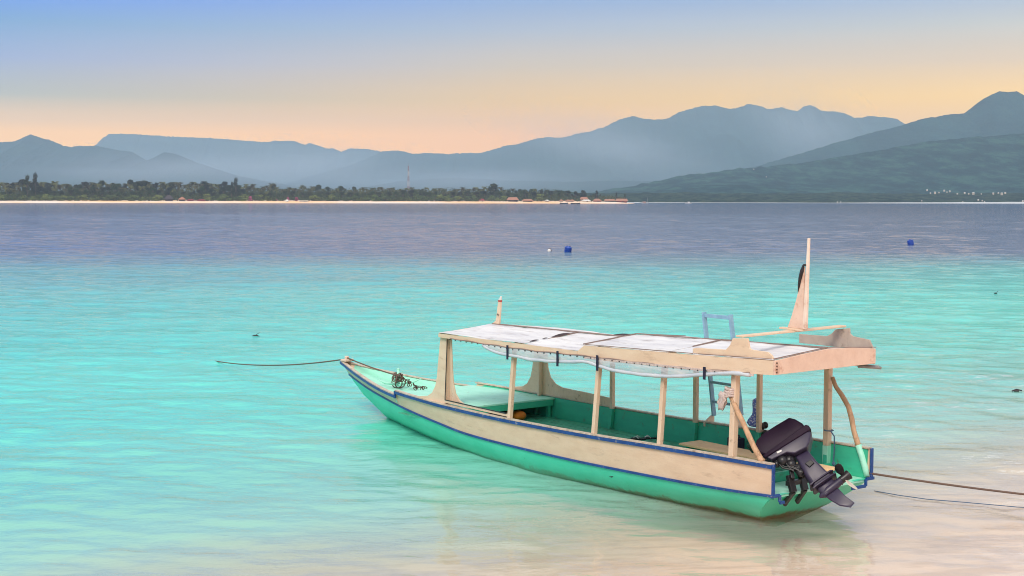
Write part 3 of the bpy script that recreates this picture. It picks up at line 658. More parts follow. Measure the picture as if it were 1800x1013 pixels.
# ------------------------------------------------------------------ THE BOAT (u = towards the bow, v = away from the camera, z up)
BX, BY, YAW = 4.0574, 17.7889, .92626
BM = Matrix.Translation((BX, BY, 0)) @ Matrix.Rotation(PI - YAW, 4, 'Z')
def L(u, v, z): return Vector((u, -v, z))
boat = empty('wooden_boat', BM); tag(boat, 'green and beige wooden passenger boat with white canopy moored in the shallows', 'boat')
def curve(pts):
    xs_ = [p[0] for p in pts]
    def f(x):
        if x <= xs_[0]: return pts[0][1]
        if x >= xs_[-1]: return pts[-1][1]
        i = max(k for k in range(len(xs_) - 1) if xs_[k] <= x)
        x0, y0 = pts[i]; x1, y1 = pts[i + 1]; h = x1 - x0; tt = (x - x0) / h
        def sl(k):
            if k <= 0 or k >= len(pts) - 1:
                k2 = min(max(k, 0), len(pts) - 2) if k <= 0 else len(pts) - 2
                return (pts[k2 + 1][1] - pts[k2][1]) / (pts[k2 + 1][0] - pts[k2][0])
            return (pts[k + 1][1] - pts[k - 1][1]) / (pts[k + 1][0] - pts[k - 1][0])
        m0, m1 = sl(i) * h, sl(i + 1) * h
        return (2 * tt**3 - 3 * tt**2 + 1) * y0 + (tt**3 - 2 * tt**2 + tt) * m0 + (-2 * tt**3 + 3 * tt**2) * y1 + (tt**3 - tt**2) * m1
    return f
Bf = curve([(0, .97), (1, 1.0), (2, 1.045), (3.4, 1.085), (5.4, 1.10), (6.5, 1.095), (7.3, 1.07), (8, 1.02), (8.9, .92), (9.7, .75), (10.6, .52), (11.4, .31), (12.0, .15), (12.5, .03)])
Zlow = curve([(8, .72), (9.0, .722), (9.7, .735), (10.6, .775), (11.85, .875), (12.5, .955)])
Zhigh = curve([(0, .875), (2, .838), (3.4, .80), (5.4, .77), (7.3, .775), (8, .785), (9.1, .80)])
STEP = 9.0
Zs = lambda u: Zhigh(u) if u < STEP else Zlow(u)
Zc = curve([(0, .47), (.85, .42), (2.3, .38), (4.2, .35), (6.5, .365), (7.6, .43), (8.67, .50), (9.7, .545), (10.76, .60), (11.6, .66), (12.15, .71)])
Bc = curve([(0, .95), (1, .97), (2.3, 1.02), (4.2, 1.05), (6.5, 1.045), (7.6, .98), (8.67, .87), (9.7, .65), (10.76, .40), (11.6, .175), (12.15, .025)])
Wl = curve([(0, .55), (.6, .56), (1.2, .66), (2.3, .77), (3.6, .86), (5, .93), (6.5, .86), (7.6, .70), (8.46, .54), (9.6, .27), (10.7, .02)])
Zk = curve([(0, -.22), (1.5, -.30), (4, -.36), (8, -.33), (9.5, -.24), (10.3, -.10), (10.7, .01), (11.2, .19), (11.6, .35), (12.0, .58), (12.15, .69)])
def us(a, b, n): return [a + (b - a) * i / n for i in range(n + 1)]
ushift = lambda u, z: u + max(0, (.47 - z)) * 1.2 * max(0, 1 - u / 3)
def section(u, k=7):
    """half section chine -> keel"""
    bc, zc, zk = Bc(u), Zc(u), Zk(u); P = []
    if zk < 0:
        w = min(Wl(u), bc * .97)
        fx = w / bc; fz = zc / (zc - zk)
        # v = bc*(1-s^p)^(1/q) through the waterline point
        p_ = 2.0; q = math.log(max(1 - fz ** p_, 1e-4)) / math.log(max(fx, 1e-3)); q = max(.8, min(q, 3.2))
        for i in range(k + 1):
            s_ = i / k; z = zc + (zk - zc) * s_; P.append((bc * max(1 - s_ ** p_, 0) ** (1 / q), z))
    else:
        for i in range(k + 1):
            s_ = i / k; P.append((bc * (1 - s_) ** .9, zc + (zk - zc) * s_))
    return P
# bottom planking shell
b = MB(); rings = []
for u in us(0, 12.15, 70):
    S = section(u); ring = [L(ushift(u, z), -v, z) for v, z in S] + [L(ushift(u, z), v, z) for v, z in S[-2::-1]]
    S2 = [(max(v - .03, 0), z + .03 if i == len(S) - 1 else z) for i, (v, z) in enumerate(S)]
    ring += [L(ushift(u, z), v, z) for v, z in S2] + [L(ushift(u, z), -v, z) for v, z in S2[-2::-1]]
    rings.append(ring)
b.loft(rings, closed=True, caps=True); b.build('bottom_planking', M['hull'], boat, smooth=True)
# transom closing the stern under the well
b = MB(); S = section(0); top = [(-.93, .47), (-.75, .475), (-.2, .45), (.2, .45), (.75, .475), (.93, .47)]
lo = [(-v, z) for v, z in S[1:]] + [(v, z) for v, z in S[-2:0:-1]]
poly = [(v * .985, z) for v, z in lo] + top[::-1]
b.prism(poly, lambda v, z, w: L(ushift(0, z) + w, v, z), -.012, .05); b.build('transom', M['hull'], boat)
# side planks (outer beige), one each side
for sg in (-1, 1):
    for (ua, ub, nm) in ((0.0, STEP, 40), (STEP, 12.42, 22)):
        pass
    b = MB(); rings = []
    U = us(0, STEP - .001, 44) + us(STEP, 12.4, 26)
    for u in U:
        zt, zb = Zs(u) - .012, Zc(min(u, 12.15)); bt, bb = Bf(u), Bc(min(u, 12.15)) if u < 12.15 else Bf(u) * .7
        uo = u
        bb_in = max(bb - .03, .002); bt_in = max(bt - .03, .004)
        if u > 12.15: zb = .71 + (u - 12.15) * .9; bb = max(.025 - (u - 12.15) * .03, .012)
        rings.append([L(uo, sg * bb, zb), L(uo, sg * (bb * .45 + bt * .55 + .006), zb * .45 + zt * .55), L(uo, sg * bt, zt), L(uo, sg * bt_in, zt), L(uo, sg * bb_in, zb)])
    b.loft(rings); b.build('side_plank', M['beige'], boat, smooth=True)
    # inner lining, green, the open bow paler with daylight put into the colour
    b = MB()
    for mi_, UU in ((0, us(.02, STEP + .02, 36)), (1, us(STEP + .021, 12.1, 20))):
        rings = []
        for u in UU:
            zt = Zs(u) - .014; bt = max(Bf(u) - .033, .008); bb = max(Bc(min(u, 12.1)) - .035, .006); zb = Zc(min(u, 12.1)) - .05
            rings.append([L(u, sg * bt, zt), L(u, sg * bb, zb), L(u, sg * max(bb - .012, .003), zb), L(u, sg * max(bt - .012, .004), zt)])
        b.loft(rings, mi=mi_)
    b.build('inner_lining', [M['green_in'], M['green_pale']], boat, smooth=True)
    # blue rubbing strip along the sheer (in two runs with the step between) and along the chine
    b = MB()
    for U in (us(-.012, STEP + .03, 44), us(STEP - .02, 12.46, 26)):
        b.loft([[L(u, sg * (Bf(u) + .003), (Zlow(u) if U[0] > 1 else Zhigh(u)) - .055), L(u, sg * (Bf(u) + .024), (Zlow(u) if U[0] > 1 else Zhigh(u)) - .052), L(u, sg * (Bf(u) + .024), (Zlow(u) if U[0] > 1 else Zhigh(u)) - .006), L(u, sg * (Bf(u) + .003), (Zlow(u) if U[0] > 1 else Zhigh(u)) - .004)] for u in U])
    b.box(L(STEP + .01, sg * (Bf(STEP) + .013), (Zhigh(STEP) + Zlow(STEP)) / 2 - .03), (.045, .022, .13))
    b.build('sheer_strip', M['blue'], boat, smooth=True)
    b = MB(); b.loft([[L(u, sg * (Bc(u) + .002), Zc(u) - .018), L(u, sg * (Bc(u) + .019), Zc(u) - .016), L(u, sg * (Bc(u) + .019), Zc(u) + .016), L(u, sg * (Bc(u) + .002), Zc(u) + .018)] for u in us(-.01, 12.14, 60)])
    b.build('chine_strip', M['blue'], boat, smooth=True)
    # gunwale cap
    b = MB()
    for U in (us(0, STEP + .02, 44), us(STEP + .022, 12.42, 26)):
        zf = Zlow if U[0] > 1 else Zhigh
        b.loft([[L(u, sg * (Bf(u) + .016), zf(u) - .003), L(u, sg * (Bf(u) + .016), zf(u) + .016), L(u, sg * max(Bf(u) - .055, .002), zf(u) + .016), L(u, sg * max(Bf(u) - .055, .002), zf(u) - .003)] for u in U])
    b.build('gunwale', M['cream_cap'], boat, smooth=True)
    # blue end trim at the stern with the stepped foot
    b = MB(); bs = Bf(0)
    b.box(L(-.022, sg * (bs - .005), .68), (.022, .05, .40)); b.box(L(-.025, sg * (bs - .04), .475), (.03, .16, .04)); b.box(L(-.025, sg * (bs - .125), .43), (.03, .035, .09))
    if sg > 0: b.box(L(-.025, .70, .385), (.03, .28, .04))
    else: b.box(L(-.025, -.80, .375), (.03, .08, .04))
    b.build('stern_trim', M['blue'], boat, bevel=.004)
b = MB(); b.prism([(-.07, .0), (-.03, .018), (.05, .012), (.07, -.012), (-.02, -.02)], lambda a, z, w: L(3.05 + a, -(1.005 + w + (z) * .35), .24 + z), -.03, .004); b.build('hull_opening', M['black'], boat)
# stem post and bow block
b = MB(); b.loft([[L(u - .06, -.02, z), L(u, -.022, z), L(u + .02, 0, z), L(u, .022, z), L(u - .06, .02, z)] for u, z in [(10.68, 0), (11.2, .2), (11.6, .36), (12.0, .60), (12.17, .72)]]); b.build('stem', M['hull'], boat)
b = MB(); b.loft([[L(u - .06, -.028, z), L(u, -.028, z), L(u + .025, 0, z), L(u, .028, z), L(u - .06, .028, z)] for u, z in [(12.17, .722), (12.35, .86), (12.50, .965)]])
b.build('stem_head', M['beige'], boat)
b = MB(); b.box(L(12.31, 0, .975), (.16, .17, .04)); b.box(L(12.28, 0, 1.02), (.07, .07, .08)); b.box(L(12.2, 0, .985), (.05, .2, .05)); b.build('bow_block', M['pinkish'], boat, bevel=.008)
# floor
b = MB(); rings = []
for u in us(.55, 9.1, 30): 
    w = Bc(u) - .045; rings.append([L(u, -w, .415), L(u, w, .415), L(u, w, .385), L(u, -w, .385)])
b.loft(rings)
for k in range(-5, 6):
    v_ = k * .17
    b.loft([[L(u, v_ - .075, .4155), L(u, v_ - .075, .422), L(u, v_ + .075, .422), L(u, v_ + .075, .4155)] for u in us(.9, 8.9, 12)])
b.build('floor', M['green_floor'], boat)
b = MB(); w = .9
b.loft([[L(u, -w, .47), L(u, w, .47), L(u, w, .44), L(u, -w, .44)] for u in us(.0, .56, 2)]); b.build('stern_deck', M['green_pale'], boat)
# bow well floor
b = MB(); b.loft([[L(u, -max(Bf(u) - .09, .01), z), L(u, max(Bf(u) - .09, .01), z), L(u, max(Bf(u) - .09, .01), z - .02), L(u, -max(Bf(u) - .09, .01), z - .02)] for u, z in [(9.05, .585), (10, .60), (11, .66), (11.8, .76)]]); b.build('bow_floor', M['green_pale'], boat)
# fore deck
b = MB(); b.loft([[L(u, -(Bf(u) - .05), .755), L(u, Bf(u) - .05, .755), L(u, Bf(u) - .05, .73), L(u, -(Bf(u) - .05), .73)] for u in us(6.88, 9.08, 10)])
b.build('foredeck', M['green_pale'], boat)
b = MB(); b.box(L(6.90, 0, .675), (.035, 2.02, .105)); b.build('deck_beam', M['green_in'], boat, bevel=.004)
b = MB(); b.box(L(9.06, 0, .655), (.03, 1.7, .14)); b.build('bow_bulkhead', M['green_pale'], boat)
b = MB(); b.box(L(6.93, .93, .56), (.06, .06, .30)); b.build('deck_post', M['green_in'], boat, bevel=.004)
b = MB(); b.box(L(6.93, -.93, .56), (.06, .06, .30)); b.build('deck_post', M['green_in'], boat, bevel=.004)
# ribs along the inside
for sg in (-1, 1):
    for u in (7.28, 5.34, 3.37, 2.02, .70):
        vb_ = lambda z: Bc(u) + (Bf(u) - Bc(u)) * (z - Zc(u)) / (Zs(u) - Zc(u)) - .05
        b = MB(); b.loft([[L(u - .035, sg * vb_(z), z), L(u + .035, sg * vb_(z), z), L(u + .035, sg * (vb_(z) - .065), z), L(u - .035, sg * (vb_(z) - .065), z)] for z in (.425, Zs(u) - .015)])
        b.build('rib', M['green_in'], boat, bevel=.004)
# posts
RZ = curve([(-.1, 2.02), (.7, 1.98), (1.6, 1.945), (2.7, 1.93), (3.75, 1.915), (4.8, 1.89), (6.1, 1.89), (7.3, 1.905)])
Wr = lambda u: .985 + .012 * u
for sg in (-1, 1):
    for u in (5.39 if sg < 0 else 5.34, 3.37, 2.02, .70):
        s = .085 if u < 1 else .066; zb = Zs(u) + .014; vb = sg * (Bf(u) - .04); vt = sg * (Wr(u) - .09)
        lower = []
        if sg > 0: zb = Zs(u) - .07; vb = sg * (Bf(u) - .08); vt = vb
        if sg > 0 and u < 1: zb = Zs(u) - .04
        b = MB(); b.bar(L(u, vb, zb), L(u, vt, RZ(u) + .08), s, s, up=(1, 0, 0)); b.build('post', M['beige_post'], boat, bevel=.005)
        if sg > 0 and u < 1:
            b = MB(); b.box(L(u, vb, (zb + .42) / 2), (s + .006, s + .006, zb - .42)); b.build('post_foot', M['green_pale'], boat, bevel=.004)
# shaped front boards, both sides
def arc(pts): return pts
fb = [(7.20, 1.94), (7.37, 1.96), (7.43, 1.60), (7.49, 1.22), (7.54, 1.06), (7.64, .93), (7.78, .86), (7.97, .835), (8.10, .815), (8.10, .79), (7.22, .79)]
for sg in (-1, 1):
    b = MB(); b.prism(fb, lambda u, z, w: L(u, sg * (Bf(7.4) - .045 + w), z), -.014, .014); b.build('front_board', M['beige'], boat, bevel=.004)
    b = MB(); b.bar(L(7.235, sg * (Bf(7.3) - .10), .76), L(7.235, sg * (Wr(7.2) - .08), 1.95), .06, .05, up=(1, 0, 0)); b.build('post', M['beige_post'], boat, bevel=.005)
# the curved coaming board on the far side, a short knee on the near side
cb = [(7.25, .78), (7.25, 1.92), (7.16, 1.92), (7.12, 1.5), (7.09, 1.25), (7.02, 1.10), (6.88, 1.0), (6.70, .955), (6.4, .945), (6.04, .94), (5.34, .915), (5.34, .78)]
b = MB(); b.prism(cb, lambda u, z, w: L(u, Bf(u) - .03 + w, z), -.013, .013); b.build('coaming', M['beige_post'], boat, bevel=.003)
kb = [(7.20, .80), (7.20, 1.88), (7.15, 1.88), (7.12, 1.4), (7.09, 1.15), (7.02, .98), (6.90, .88), (6.70, .82), (6.5, .80)]
b = MB(); b.prism(kb, lambda u, z, w: L(u, -(Bf(u) - .115) + w, z), -.012, .012); b.build('knee', M['beige_post'], boat, bevel=.003)
# near side window frame with its dark gasket
b = MB(); b.bar(L(7.22, -(Bf(7.2) - .03), .835), L(5.43, -(Bf(5.4) - .03), .825), .035, .04); b.build('window_rail', M['beige_post'], boat, bevel=.003)
b = MB()
P = [L(5.45, -(Bf(5.4) - .012), .852), L(7.20, -(Bf(7.2) - .012), .862), L(7.17, -(Wr(7.2) - .035), 1.88)]
for a_, c_ in ((P[0], P[1]), (P[1], P[2])): b.bar(a_, c_, .012, .014)
b.build('window_gasket', M['black'], boat)
# roof: fascia, sheets, battens
Zt = lambda u: (interp([(-.1, 2.20), (1.4, 2.145), (3.62, 2.08)], u) if u <= 3.65 else interp([(3.66, 1.985), (5, 1.98), (7.35, 1.965)], u))
Zrd = lambda u: (interp([(-.1, 2.285), (1.4, 2.245), (3.62, 2.17)], u) if u <= 3.65 else interp([(3.66, 2.115), (5, 2.09), (7.35, 2.06)], u))
UR0, UR1 = -.01, 7.36
for sg in (-1, 1):
    b = MB(); b.loft([[L(u, sg * (Wr(u) - .014), RZ(u)), L(u, sg * (Wr(u) + .014), RZ(u)), L(u, sg * (Wr(u) + .014), Zt(u)), L(u, sg * (Wr(u) - .014), Zt(u))] for u in us(UR0 - .012, 3.62, 10)]); 
    b.loft([[L(u, sg * (Wr(u) - .012), RZ(u)), L(u, sg * (Wr(u) + .012), RZ(u)), L(u, sg * (Wr(u) + .012), z), L(u, sg * (Wr(u) - .012), z)] for u, z in [(3.622, 2.078), (3.76, 1.984)]])
    b.loft([[L(u, sg * (Wr(u) - .014), RZ(u)), L(u, sg * (Wr(u) + .014), RZ(u)), L(u, sg * (Wr(u) + .014), Zt(u)), L(u, sg * (Wr(u) - .014), Zt(u))] for u in us(3.762, UR1, 10)])
    b.build('roof_fascia', M['beige'], boat)
poly = [(-1.0, 2.02), (-1.0, 2.20), (-.5, 2.248), (0, 2.288), (.5, 2.27), (.965, 2.23), (.965, 2.03)]
b = MB(); b.prism(poly, lambda v, z, w: L(UR0 + w, v, z), -.045, -.013); b.build('rear_fascia', M['pinkish'], boat, bevel=.004)
b = MB()
for k, z in enumerate((2.05, 2.09, 2.13, 2.17)): b.box(L(UR0 - .05, -.97, z), (.012, .016, .016))
b.build('nail_heads', M['rust'], boat)
poly = [(-1.06, 1.91), (-1.06, 1.975), (0, 2.065), (1.06, 1.975), (1.06, 1.91)]
b = MB(); b.prism(poly, lambda v, z, w: L(UR1 + w, v, z), -.02, .012); b.build('front_fascia', M['beige'], boat, bevel=.003)
def sheet(u0, u1, v0, v1, seed, name='roof_sheet'):
    """one thin sagging canopy panel between u0..u1 and v0..v1 (fractions of the half width)"""
    rnd = random.Random(seed); n, m_ = 14, 8; b = MB(); topv, botv = [], []
    for i in range(n + 1):
        u = u0 + (u1 - u0) * i / n
        for j in range(m_ + 1):
            f = v0 + (v1 - v0) * j / m_; v = f * (Wr(u) + .006)
            z = Zt(u) + (Zrd(u) - Zt(u)) * (1 - abs(f)) + .012
            e = min(i, n - i) / n * 2 * min(j, m_ - j) / m_ * 2
            z += -.012 * min(1, e * 2) + .014 * noise.noise(Vector((u * 2.1, v * 2.3, seed))) + .006 * noise.noise(Vector((u * 6, v * 5, seed)))
            if i in (0, n) or j in (0, m_): z += .010 * max(0, noise.noise(Vector((u * 3, v * 3, seed + 9))))
            topv.append(L(u, v, z)); botv.append(L(u, v, z - .008))
    nv = m_ + 1; tot = len(topv); fs = []
    for i in range(n):
        for j in range(m_):
            a = i * nv + j; fs.append((a, a + 1, a + nv + 1, a + nv)); fs.append((tot + a, tot + a + nv, tot + a + nv + 1, tot + a + 1))
    bd = [j for j in range(nv)] + [i * nv + m_ for i in range(1, n + 1)] + [n * nv + j for j in range(m_ - 1, -1, -1)] + [i * nv for i in range(n - 1, 0, -1)]
    for a, c in zip(bd, bd[1:] + bd[:1]): fs.append((a, tot + a, tot + c, c))
    b.add(topv + botv, fs); b.build(name, M['roof'], boat, smooth=True)
for k, (a_, c_) in enumerate([(5.02, 7.36), (3.68, 5.0), (1.86, 3.64), (-.02, 1.84)]):
    sheet(a_, c_, -1, -.012, k * 2 + 1); sheet(a_, c_, .012, 1, k * 2 + 2)
b = MB()
b.bar(L(3.66, 0, Zrd(3.7) + .022), L(7.3, 0, Zrd(7.3) + .02), .045, .014); b.build('ridge_batten', M['batten'], boat)
b = MB(); b.bar(L(-.03, 0, Zrd(0) + .02), L(3.62, 0, Zrd(3.6) + .026), .05, .014); b.build('ridge_batten', M['batten'], boat)
for u in (3.64, 1.85, 5.01):   # cross laths, the first is the raised edge
    b = MB(); h = .016
    for sg in (-1, 1): b.bar(L(u, 0, Zrd(u) + .022), L(u, sg * (Wr(u) - (.0 if u == 3.64 else .45)), Zt(u) + (.02 if u == 3.64 else .06)), .02, h)
    b.build('cross_lath', M['batten'], boat)
def gap(u, v0, v1, h):
    b = MB(); n = 8; zf = lambda v: Zt(u) + (Zrd(u) - Zt(u)) * (1 - abs(v) / Wr(u)) + .026
    b.loft([[L(u - .012 - h * 1.5 * math.sin(PI * i / n), v0 + (v1 - v0) * i / n, zf(v0 + (v1 - v0) * i / n)), L(u + .012, v0 + (v1 - v0) * i / n, zf(v0 + (v1 - v0) * i / n)), L(u, v0 + (v1 - v0) * i / n, zf(v0 + (v1 - v0) * i / n) + .003 + h * math.sin(PI * i / n))] for i in range(n + 1)])
    b.build('dark_gap_strip', M['dark_wood'], boat)  # solid dark strip standing for the shade under a lifted sheet
gap(4.22, .03, .62, .035); gap(5.03, -.52, -.14, .022); gap(5.03, -.95, -.78, .012); gap(5.03, -.70, -.60, .010)
# dark laths along the sheet edge
b = MB(); b.bar(L(.02, -(Wr(0) - .0), Zt(0) + .018), L(1.3, -(Wr(1.3)), Zt(1.3) + .018), .012, .01); b.bar(L(1.4, -Wr(1.4), Zt(1.4) + .018), L(3.6, -Wr(3.6), Zt(3.6) + .018), .012, .01); b.build('edge_lath', M['batten'], boat)
b = MB(); b.bar(L(-.03, -1.0, 2.222), L(-.03, 0, 2.305), .014, .01); b.bar(L(-.03, 0, 2.305), L(-.03, 1.0, 2.245), .014, .01); b.build('edge_lath', M['batten'], boat)
# rafters under the roof
for u in (.7, 2.02, 3.37, 5.36, 7.22):
    b = MB()
    for sg in (-1, 1): b.bar(L(u, 0, Zrd(u) - .03), L(u, sg * (Wr(u) - .03), Zt(u) - .03), .04, .045)
    b.build('rafter', M['beige_post'], boat)
# finned boards on the roof edges
nb = [(1.42, 2.165), (1.42, 2.225), (1.36, 2.238), (.82, 2.262), (.745, 2.33), (.70, 2.42), (.44, 2.44), (.43, 2.39), (.41, 2.32), (.37, 2.30), (.10, 2.295), (.035, 2.26), (.0, 2.21), (.0, 2.175)]
b = MB(); b.prism(nb, lambda u, z, w: L(u, -(Wr(u) - .03) + w, z), -.014, .014); b.build('fin_board', M['beige'], boat, bevel=.004)
fb2 = [(1.25, 2.20), (1.25, 2.325), (.75, 2.335), (.66, 2.38), (.60, 2.44), (.36, 2.475), (.35, 2.40), (.30, 2.37), (.02, 2.345), (-.04, 2.25), (-.04, 2.20)]
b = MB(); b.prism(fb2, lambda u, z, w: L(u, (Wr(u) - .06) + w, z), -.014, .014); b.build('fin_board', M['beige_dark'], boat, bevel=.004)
b = MB(); b.bar(L(.60, -(Wr(.6) - .03), 2.452), L(.50, Wr(.5) - .03, 2.492), .12, .025); b.build('cross_beam', M['beige'], boat, bevel=.005)
# rear mast with its triangular knee
b = MB(); b.box(L(.56, 0, 2.500), (.40, .07, .028)); b.build('mast_foot', M['beige'], boat, bevel=.004)
mk = [(.63, 2.515), (.56, 2.68), (.49, 2.88), (.435, 3.07), (.40, 3.26), (.37, 3.33), (.36, 3.33), (.36, 2.515)]
b = MB(); b.prism(mk, lambda u, z, w: L(u, w, z), -.014, .014); b.build('mast_knee', M['pinkish'], boat, bevel=.004)
b = MB(); b.bar(L(.335, 0, 2.515), L(.295, 0, 3.71), .05, .055, up=(1, 0, 0), w2=.030, h2=.030); b.build('mast', M['mast_paint'], boat, bevel=.005)
b = MB(); b.tube([L(.37, -.012, 3.36), L(.385, -.02, 3.28), L(.415, -.022, 3.18), L(.435, -.02, 3.08), L(.45, -.02, 3.0)], [.012, .028, .024, .016, .004], 8); b.tube([L(.345, 0, 3.345), L(.345, 0, 3.37)], .032, 8); b.build('tape_wrap', M['black'], boat, smooth=True)
# front pole
fp = [(7.32, 2.06), (7.26, 2.10), (7.19, 2.14), (7.17, 2.22), (7.145, 2.40), (7.09, 2.50), (7.06, 2.53), (7.05, 2.28), (7.08, 2.05)]
fp = [(7.36, 2.055), (7.27, 2.10), (7.20, 2.135), (7.175, 2.20), (7.15, 2.36), (7.12, 2.47), (7.06, 2.47), (7.075, 2.30), (7.09, 2.16), (7.11, 2.055)]
b = MB(); b.prism(fp, lambda u, z, w: L(u, w, z), -.018, .018); b.build('bow_pole', M['beige'], boat, bevel=.004)
b = MB(); b.box(L(7.09, 0, 2.482), (.066, .042, .025)); b.build('pole_band', M['red'], boat)
b = MB(); b.loft([[L(7.12, -.02, 2.495), L(7.06, -.02, 2.495), L(7.06, .02, 2.495), L(7.12, .02, 2.495)], [L(7.075, -.012, 2.565), L(7.045, -.012, 2.565), L(7.045, .012, 2.565), L(7.075, .012, 2.565)]]); b.build('pole_tip', M['white'], boat, bevel=.004)
b = MB(); b.tube([L(7.14, -.022, 2.26), L(7.12, -.026, 2.24), L(7.09, -.024, 2.245)], .008, 5); b.build('pole_cord', M['black'], boat)
# bent branch braces at the stern
b = MB(); b.tube([L(.79, -.93, 1.70), L(.72, -.95, 1.62), L(.63, -.96, 1.50), L(.53, -.95, 1.35), L(.43, -.95, 1.20), L(.33, -.94, 1.04), L(.22, -.93, .90), L(.19, -.93, .885)], [.03, .032, .036, .034, .036, .036, .04, .04], 8); b.build('branch_brace', M['stick'], boat, smooth='all')
b = MB(); b.tube([L(.62, .90, 1.78), L(.56, .90, 1.66), L(.45, .91, 1.54), L(.35, .92, 1.40), L(.29, .92, 1.24), L(.25, .92, 1.08), L(.19, .92, .94), L(.17, .92, .88)], [.028, .03, .034, .034, .036, .034, .038, .04], 8); b.build('branch_brace', M['stick'], boat, smooth='all')
b = MB(); b.tube([L(.17, .92, .90), L(.10, .92, .75), L(.04, .915, .60), L(.01, .91, .50)], [.044, .046, .044, .036], 8); b.build('brace_foot', M['green_pale'], boat, smooth='all')
# benches
b = MB(); b.box(L(1.53, .365, .612), (2.64, .43, .03)); b.build('side_bench', M['bench'], boat, bevel=.005)
for u in (.3, 1.6, 2.72):
    b = MB(); b.prism([(-.10, .42), (-.085, .50), (-.115, .586), (.115, .586), (.085, .5), (.1, .42)], lambda v, z, w: L(u + w, .365 + v * 1.6, z), -.015, .015); b.build('bench_leg', M['green_in'], boat)
b = MB(); b.box(L(.62, 0, .51), (.05, 1.84, .16)); b.build('motor_bulkhead', M['green_in'], boat, bevel=.005)
# rolled plastic side curtain under the near fascia
zr = curve([(.36, 1.965), (.64, 1.955), (1.15, 1.89), (1.68, 1.81), (2.24, 1.77), (2.95, 1.765), (3.3, 1.80), (3.57, 1.83), (4.1, 1.78), (4.77, 1.745), (5.3, 1.76), (5.64, 1.77), (5.9, 1.80), (6.1, 1.86)])
b = MB(); tp, bt_ = [], []
Us = us(.36, 6.1, 60)
for side_ in (0, 1):
    rows = []
    for u in Us:
        zt, zb_ = RZ(u) + .01, zr(u) + .01; row = []
        for j in range(5):
            f = j / 4; row.append(L(u, -(Wr(u) + .022 + .012 * math.sin(f * PI) + .008 * noise.noise(Vector((u * 5, f * 4, 2)))) + side_ * .003, zt + (zb_ - zt) * f))
        rows.append(row)
    b.loft(rows, closed=False, caps=False)
b.build('curtain_sheet', M['plastic'], boat, smooth='all', rec=False)
M['roll'] = paint('rolled_plastic', (.46, .52, .60), (.62, .64, .68), 3, .4, .3, 9, (1, 4, 4))
b = MB(); b.tube([L(u, -(Wr(u) + .02 + .006 * noise.noise(Vector((u * 3, 0, 0)))), zr(u) + .018 + .010 * noise.noise(Vector((u * 4, 1, 0)))) for u in Us], [.027 + .009 * noise.noise(Vector((u * 6, 3, 0))) for u in Us], 9); b.build('curtain_roll', M['roll'], boat, smooth='all')
b = MB(); b.tube([L(u, -(Wr(u) + .022), RZ(u) + .012 + .006 * math.sin(u * 9)) for u in us(.36, 7.0, 70)], .0085, 5); b.build('curtain_cord', M['batten'], boat)
b = MB()
for u in us(.5, 7.0, 42): b.box(L(u, -(Wr(u) + .03), RZ(u) - .004), (.02, .012, .014))
b.build('curtain_nails', M['black'], boat)
b = MB(); b.bar(L(.30, -(Wr(.4) + .02), 1.985), L(3.6, -(Wr(3.6) + .02), 1.905), .02, .03); b.build('curtain_batten', M['rag'], boat)
for u in (5.40, 4.17, 3.27, 1.13):
    b = MB(); b.box(L(u, -(Wr(u) + .055), (RZ(u) + zr(u)) / 2), (.045, .012, RZ(u) - zr(u) + .10)); b.build('curtain_strap', M['navy'], boat, bevel=.003)
b = MB(); b.tube([L(.10, .80, 1.99), L(.02, .99, 1.97), L(-.02, 1.12, 1.955)], .022, 6); b.tube([L(.6, .9, 1.985), L(-.02, 1.08, 1.97)], .02, 6); b.build('far_curtain_end', M['steel'], boat, smooth='all')
# ladder brackets on the far gunwale
for u in (2.0, 3.33):
    pass
for u in (1.92, 2.62):
    pass

def thing(name, label, cat, base, group=None, rz=0):
    e = empty(name, BM @ Matrix.Translation(L(*base)) @ Matrix.Rotation(rz, 4, 'Z')); tag(e, label, cat, group); return e
def solo(mb, name, mat, label, cat, base, smooth=False, bevel=0, group=None):
    """a thing that is one mesh, given in boat coordinates"""
    o = mb.build(name, mat, None, smooth=smooth, bevel=bevel, base=L(*base), M=BM @ Matrix.Translation(L(*base)))
    return tag(o, label, cat, group)

# ---- outboard motor (clamped to the transom, tilted up and turned)
cA = Vector((-.821, 0, -.571)).normalized(); e1 = Vector((-.571, 0, .821)); th = R(50); vA = Vector((0, 1, 0))
eA = math.cos(th) * e1 + math.sin(th) * vA; nA = -math.sin(th) * e1 + math.cos(th) * vA
M0 = Vector((-.05, -.5, .78))
def MM(a, bb_, w):
    q = M0 + cA * a + eA * bb_ + nA * w; return L(q.x, q.y, q.z)
def slab(polys, widths, name, mat, bevel=.012, parent=boat, smooth=True):
    b = MB(); b.loft([[MM(a, c, w) for a, c in pl] for pl, w in zip(polys, widths)]); return b.build(name, mat, parent, smooth=smooth, bevel=bevel)
def inset(pl, k, c=None):
    cx = sum(p[0] for p in pl) / len(pl); cy = sum(p[1] for p in pl) / len(pl); return [(cx + (x - cx) * k, cy + (y - cy) * k) for x, y in pl]
body = [(-.37, -.27), (-.46, -.31), (-.555, -.295), (-.62, -.22), (-.645, -.08), (-.64, .12), (-.625, .33), (-.56, .375), (-.46, .405), (-.385, .40)]
mot = slab([inset(body, .80), inset(body, .95), body, body, inset(body, .95), inset(body, .80)], [-.135, -.125, -.085, .10, .14, .15], 'outboard_motor', M['cowl'])
tag(mot, None)
rim = [(-.33, -.285), (-.375, -.29), (-.395, .415), (-.36, .435), (-.30, .425)]
slab([inset(rim, .96), rim, rim, inset(rim, .96)], [-.148, -.137, .155, .165], 'cowl_rim', M['cowl'], .008, mot)
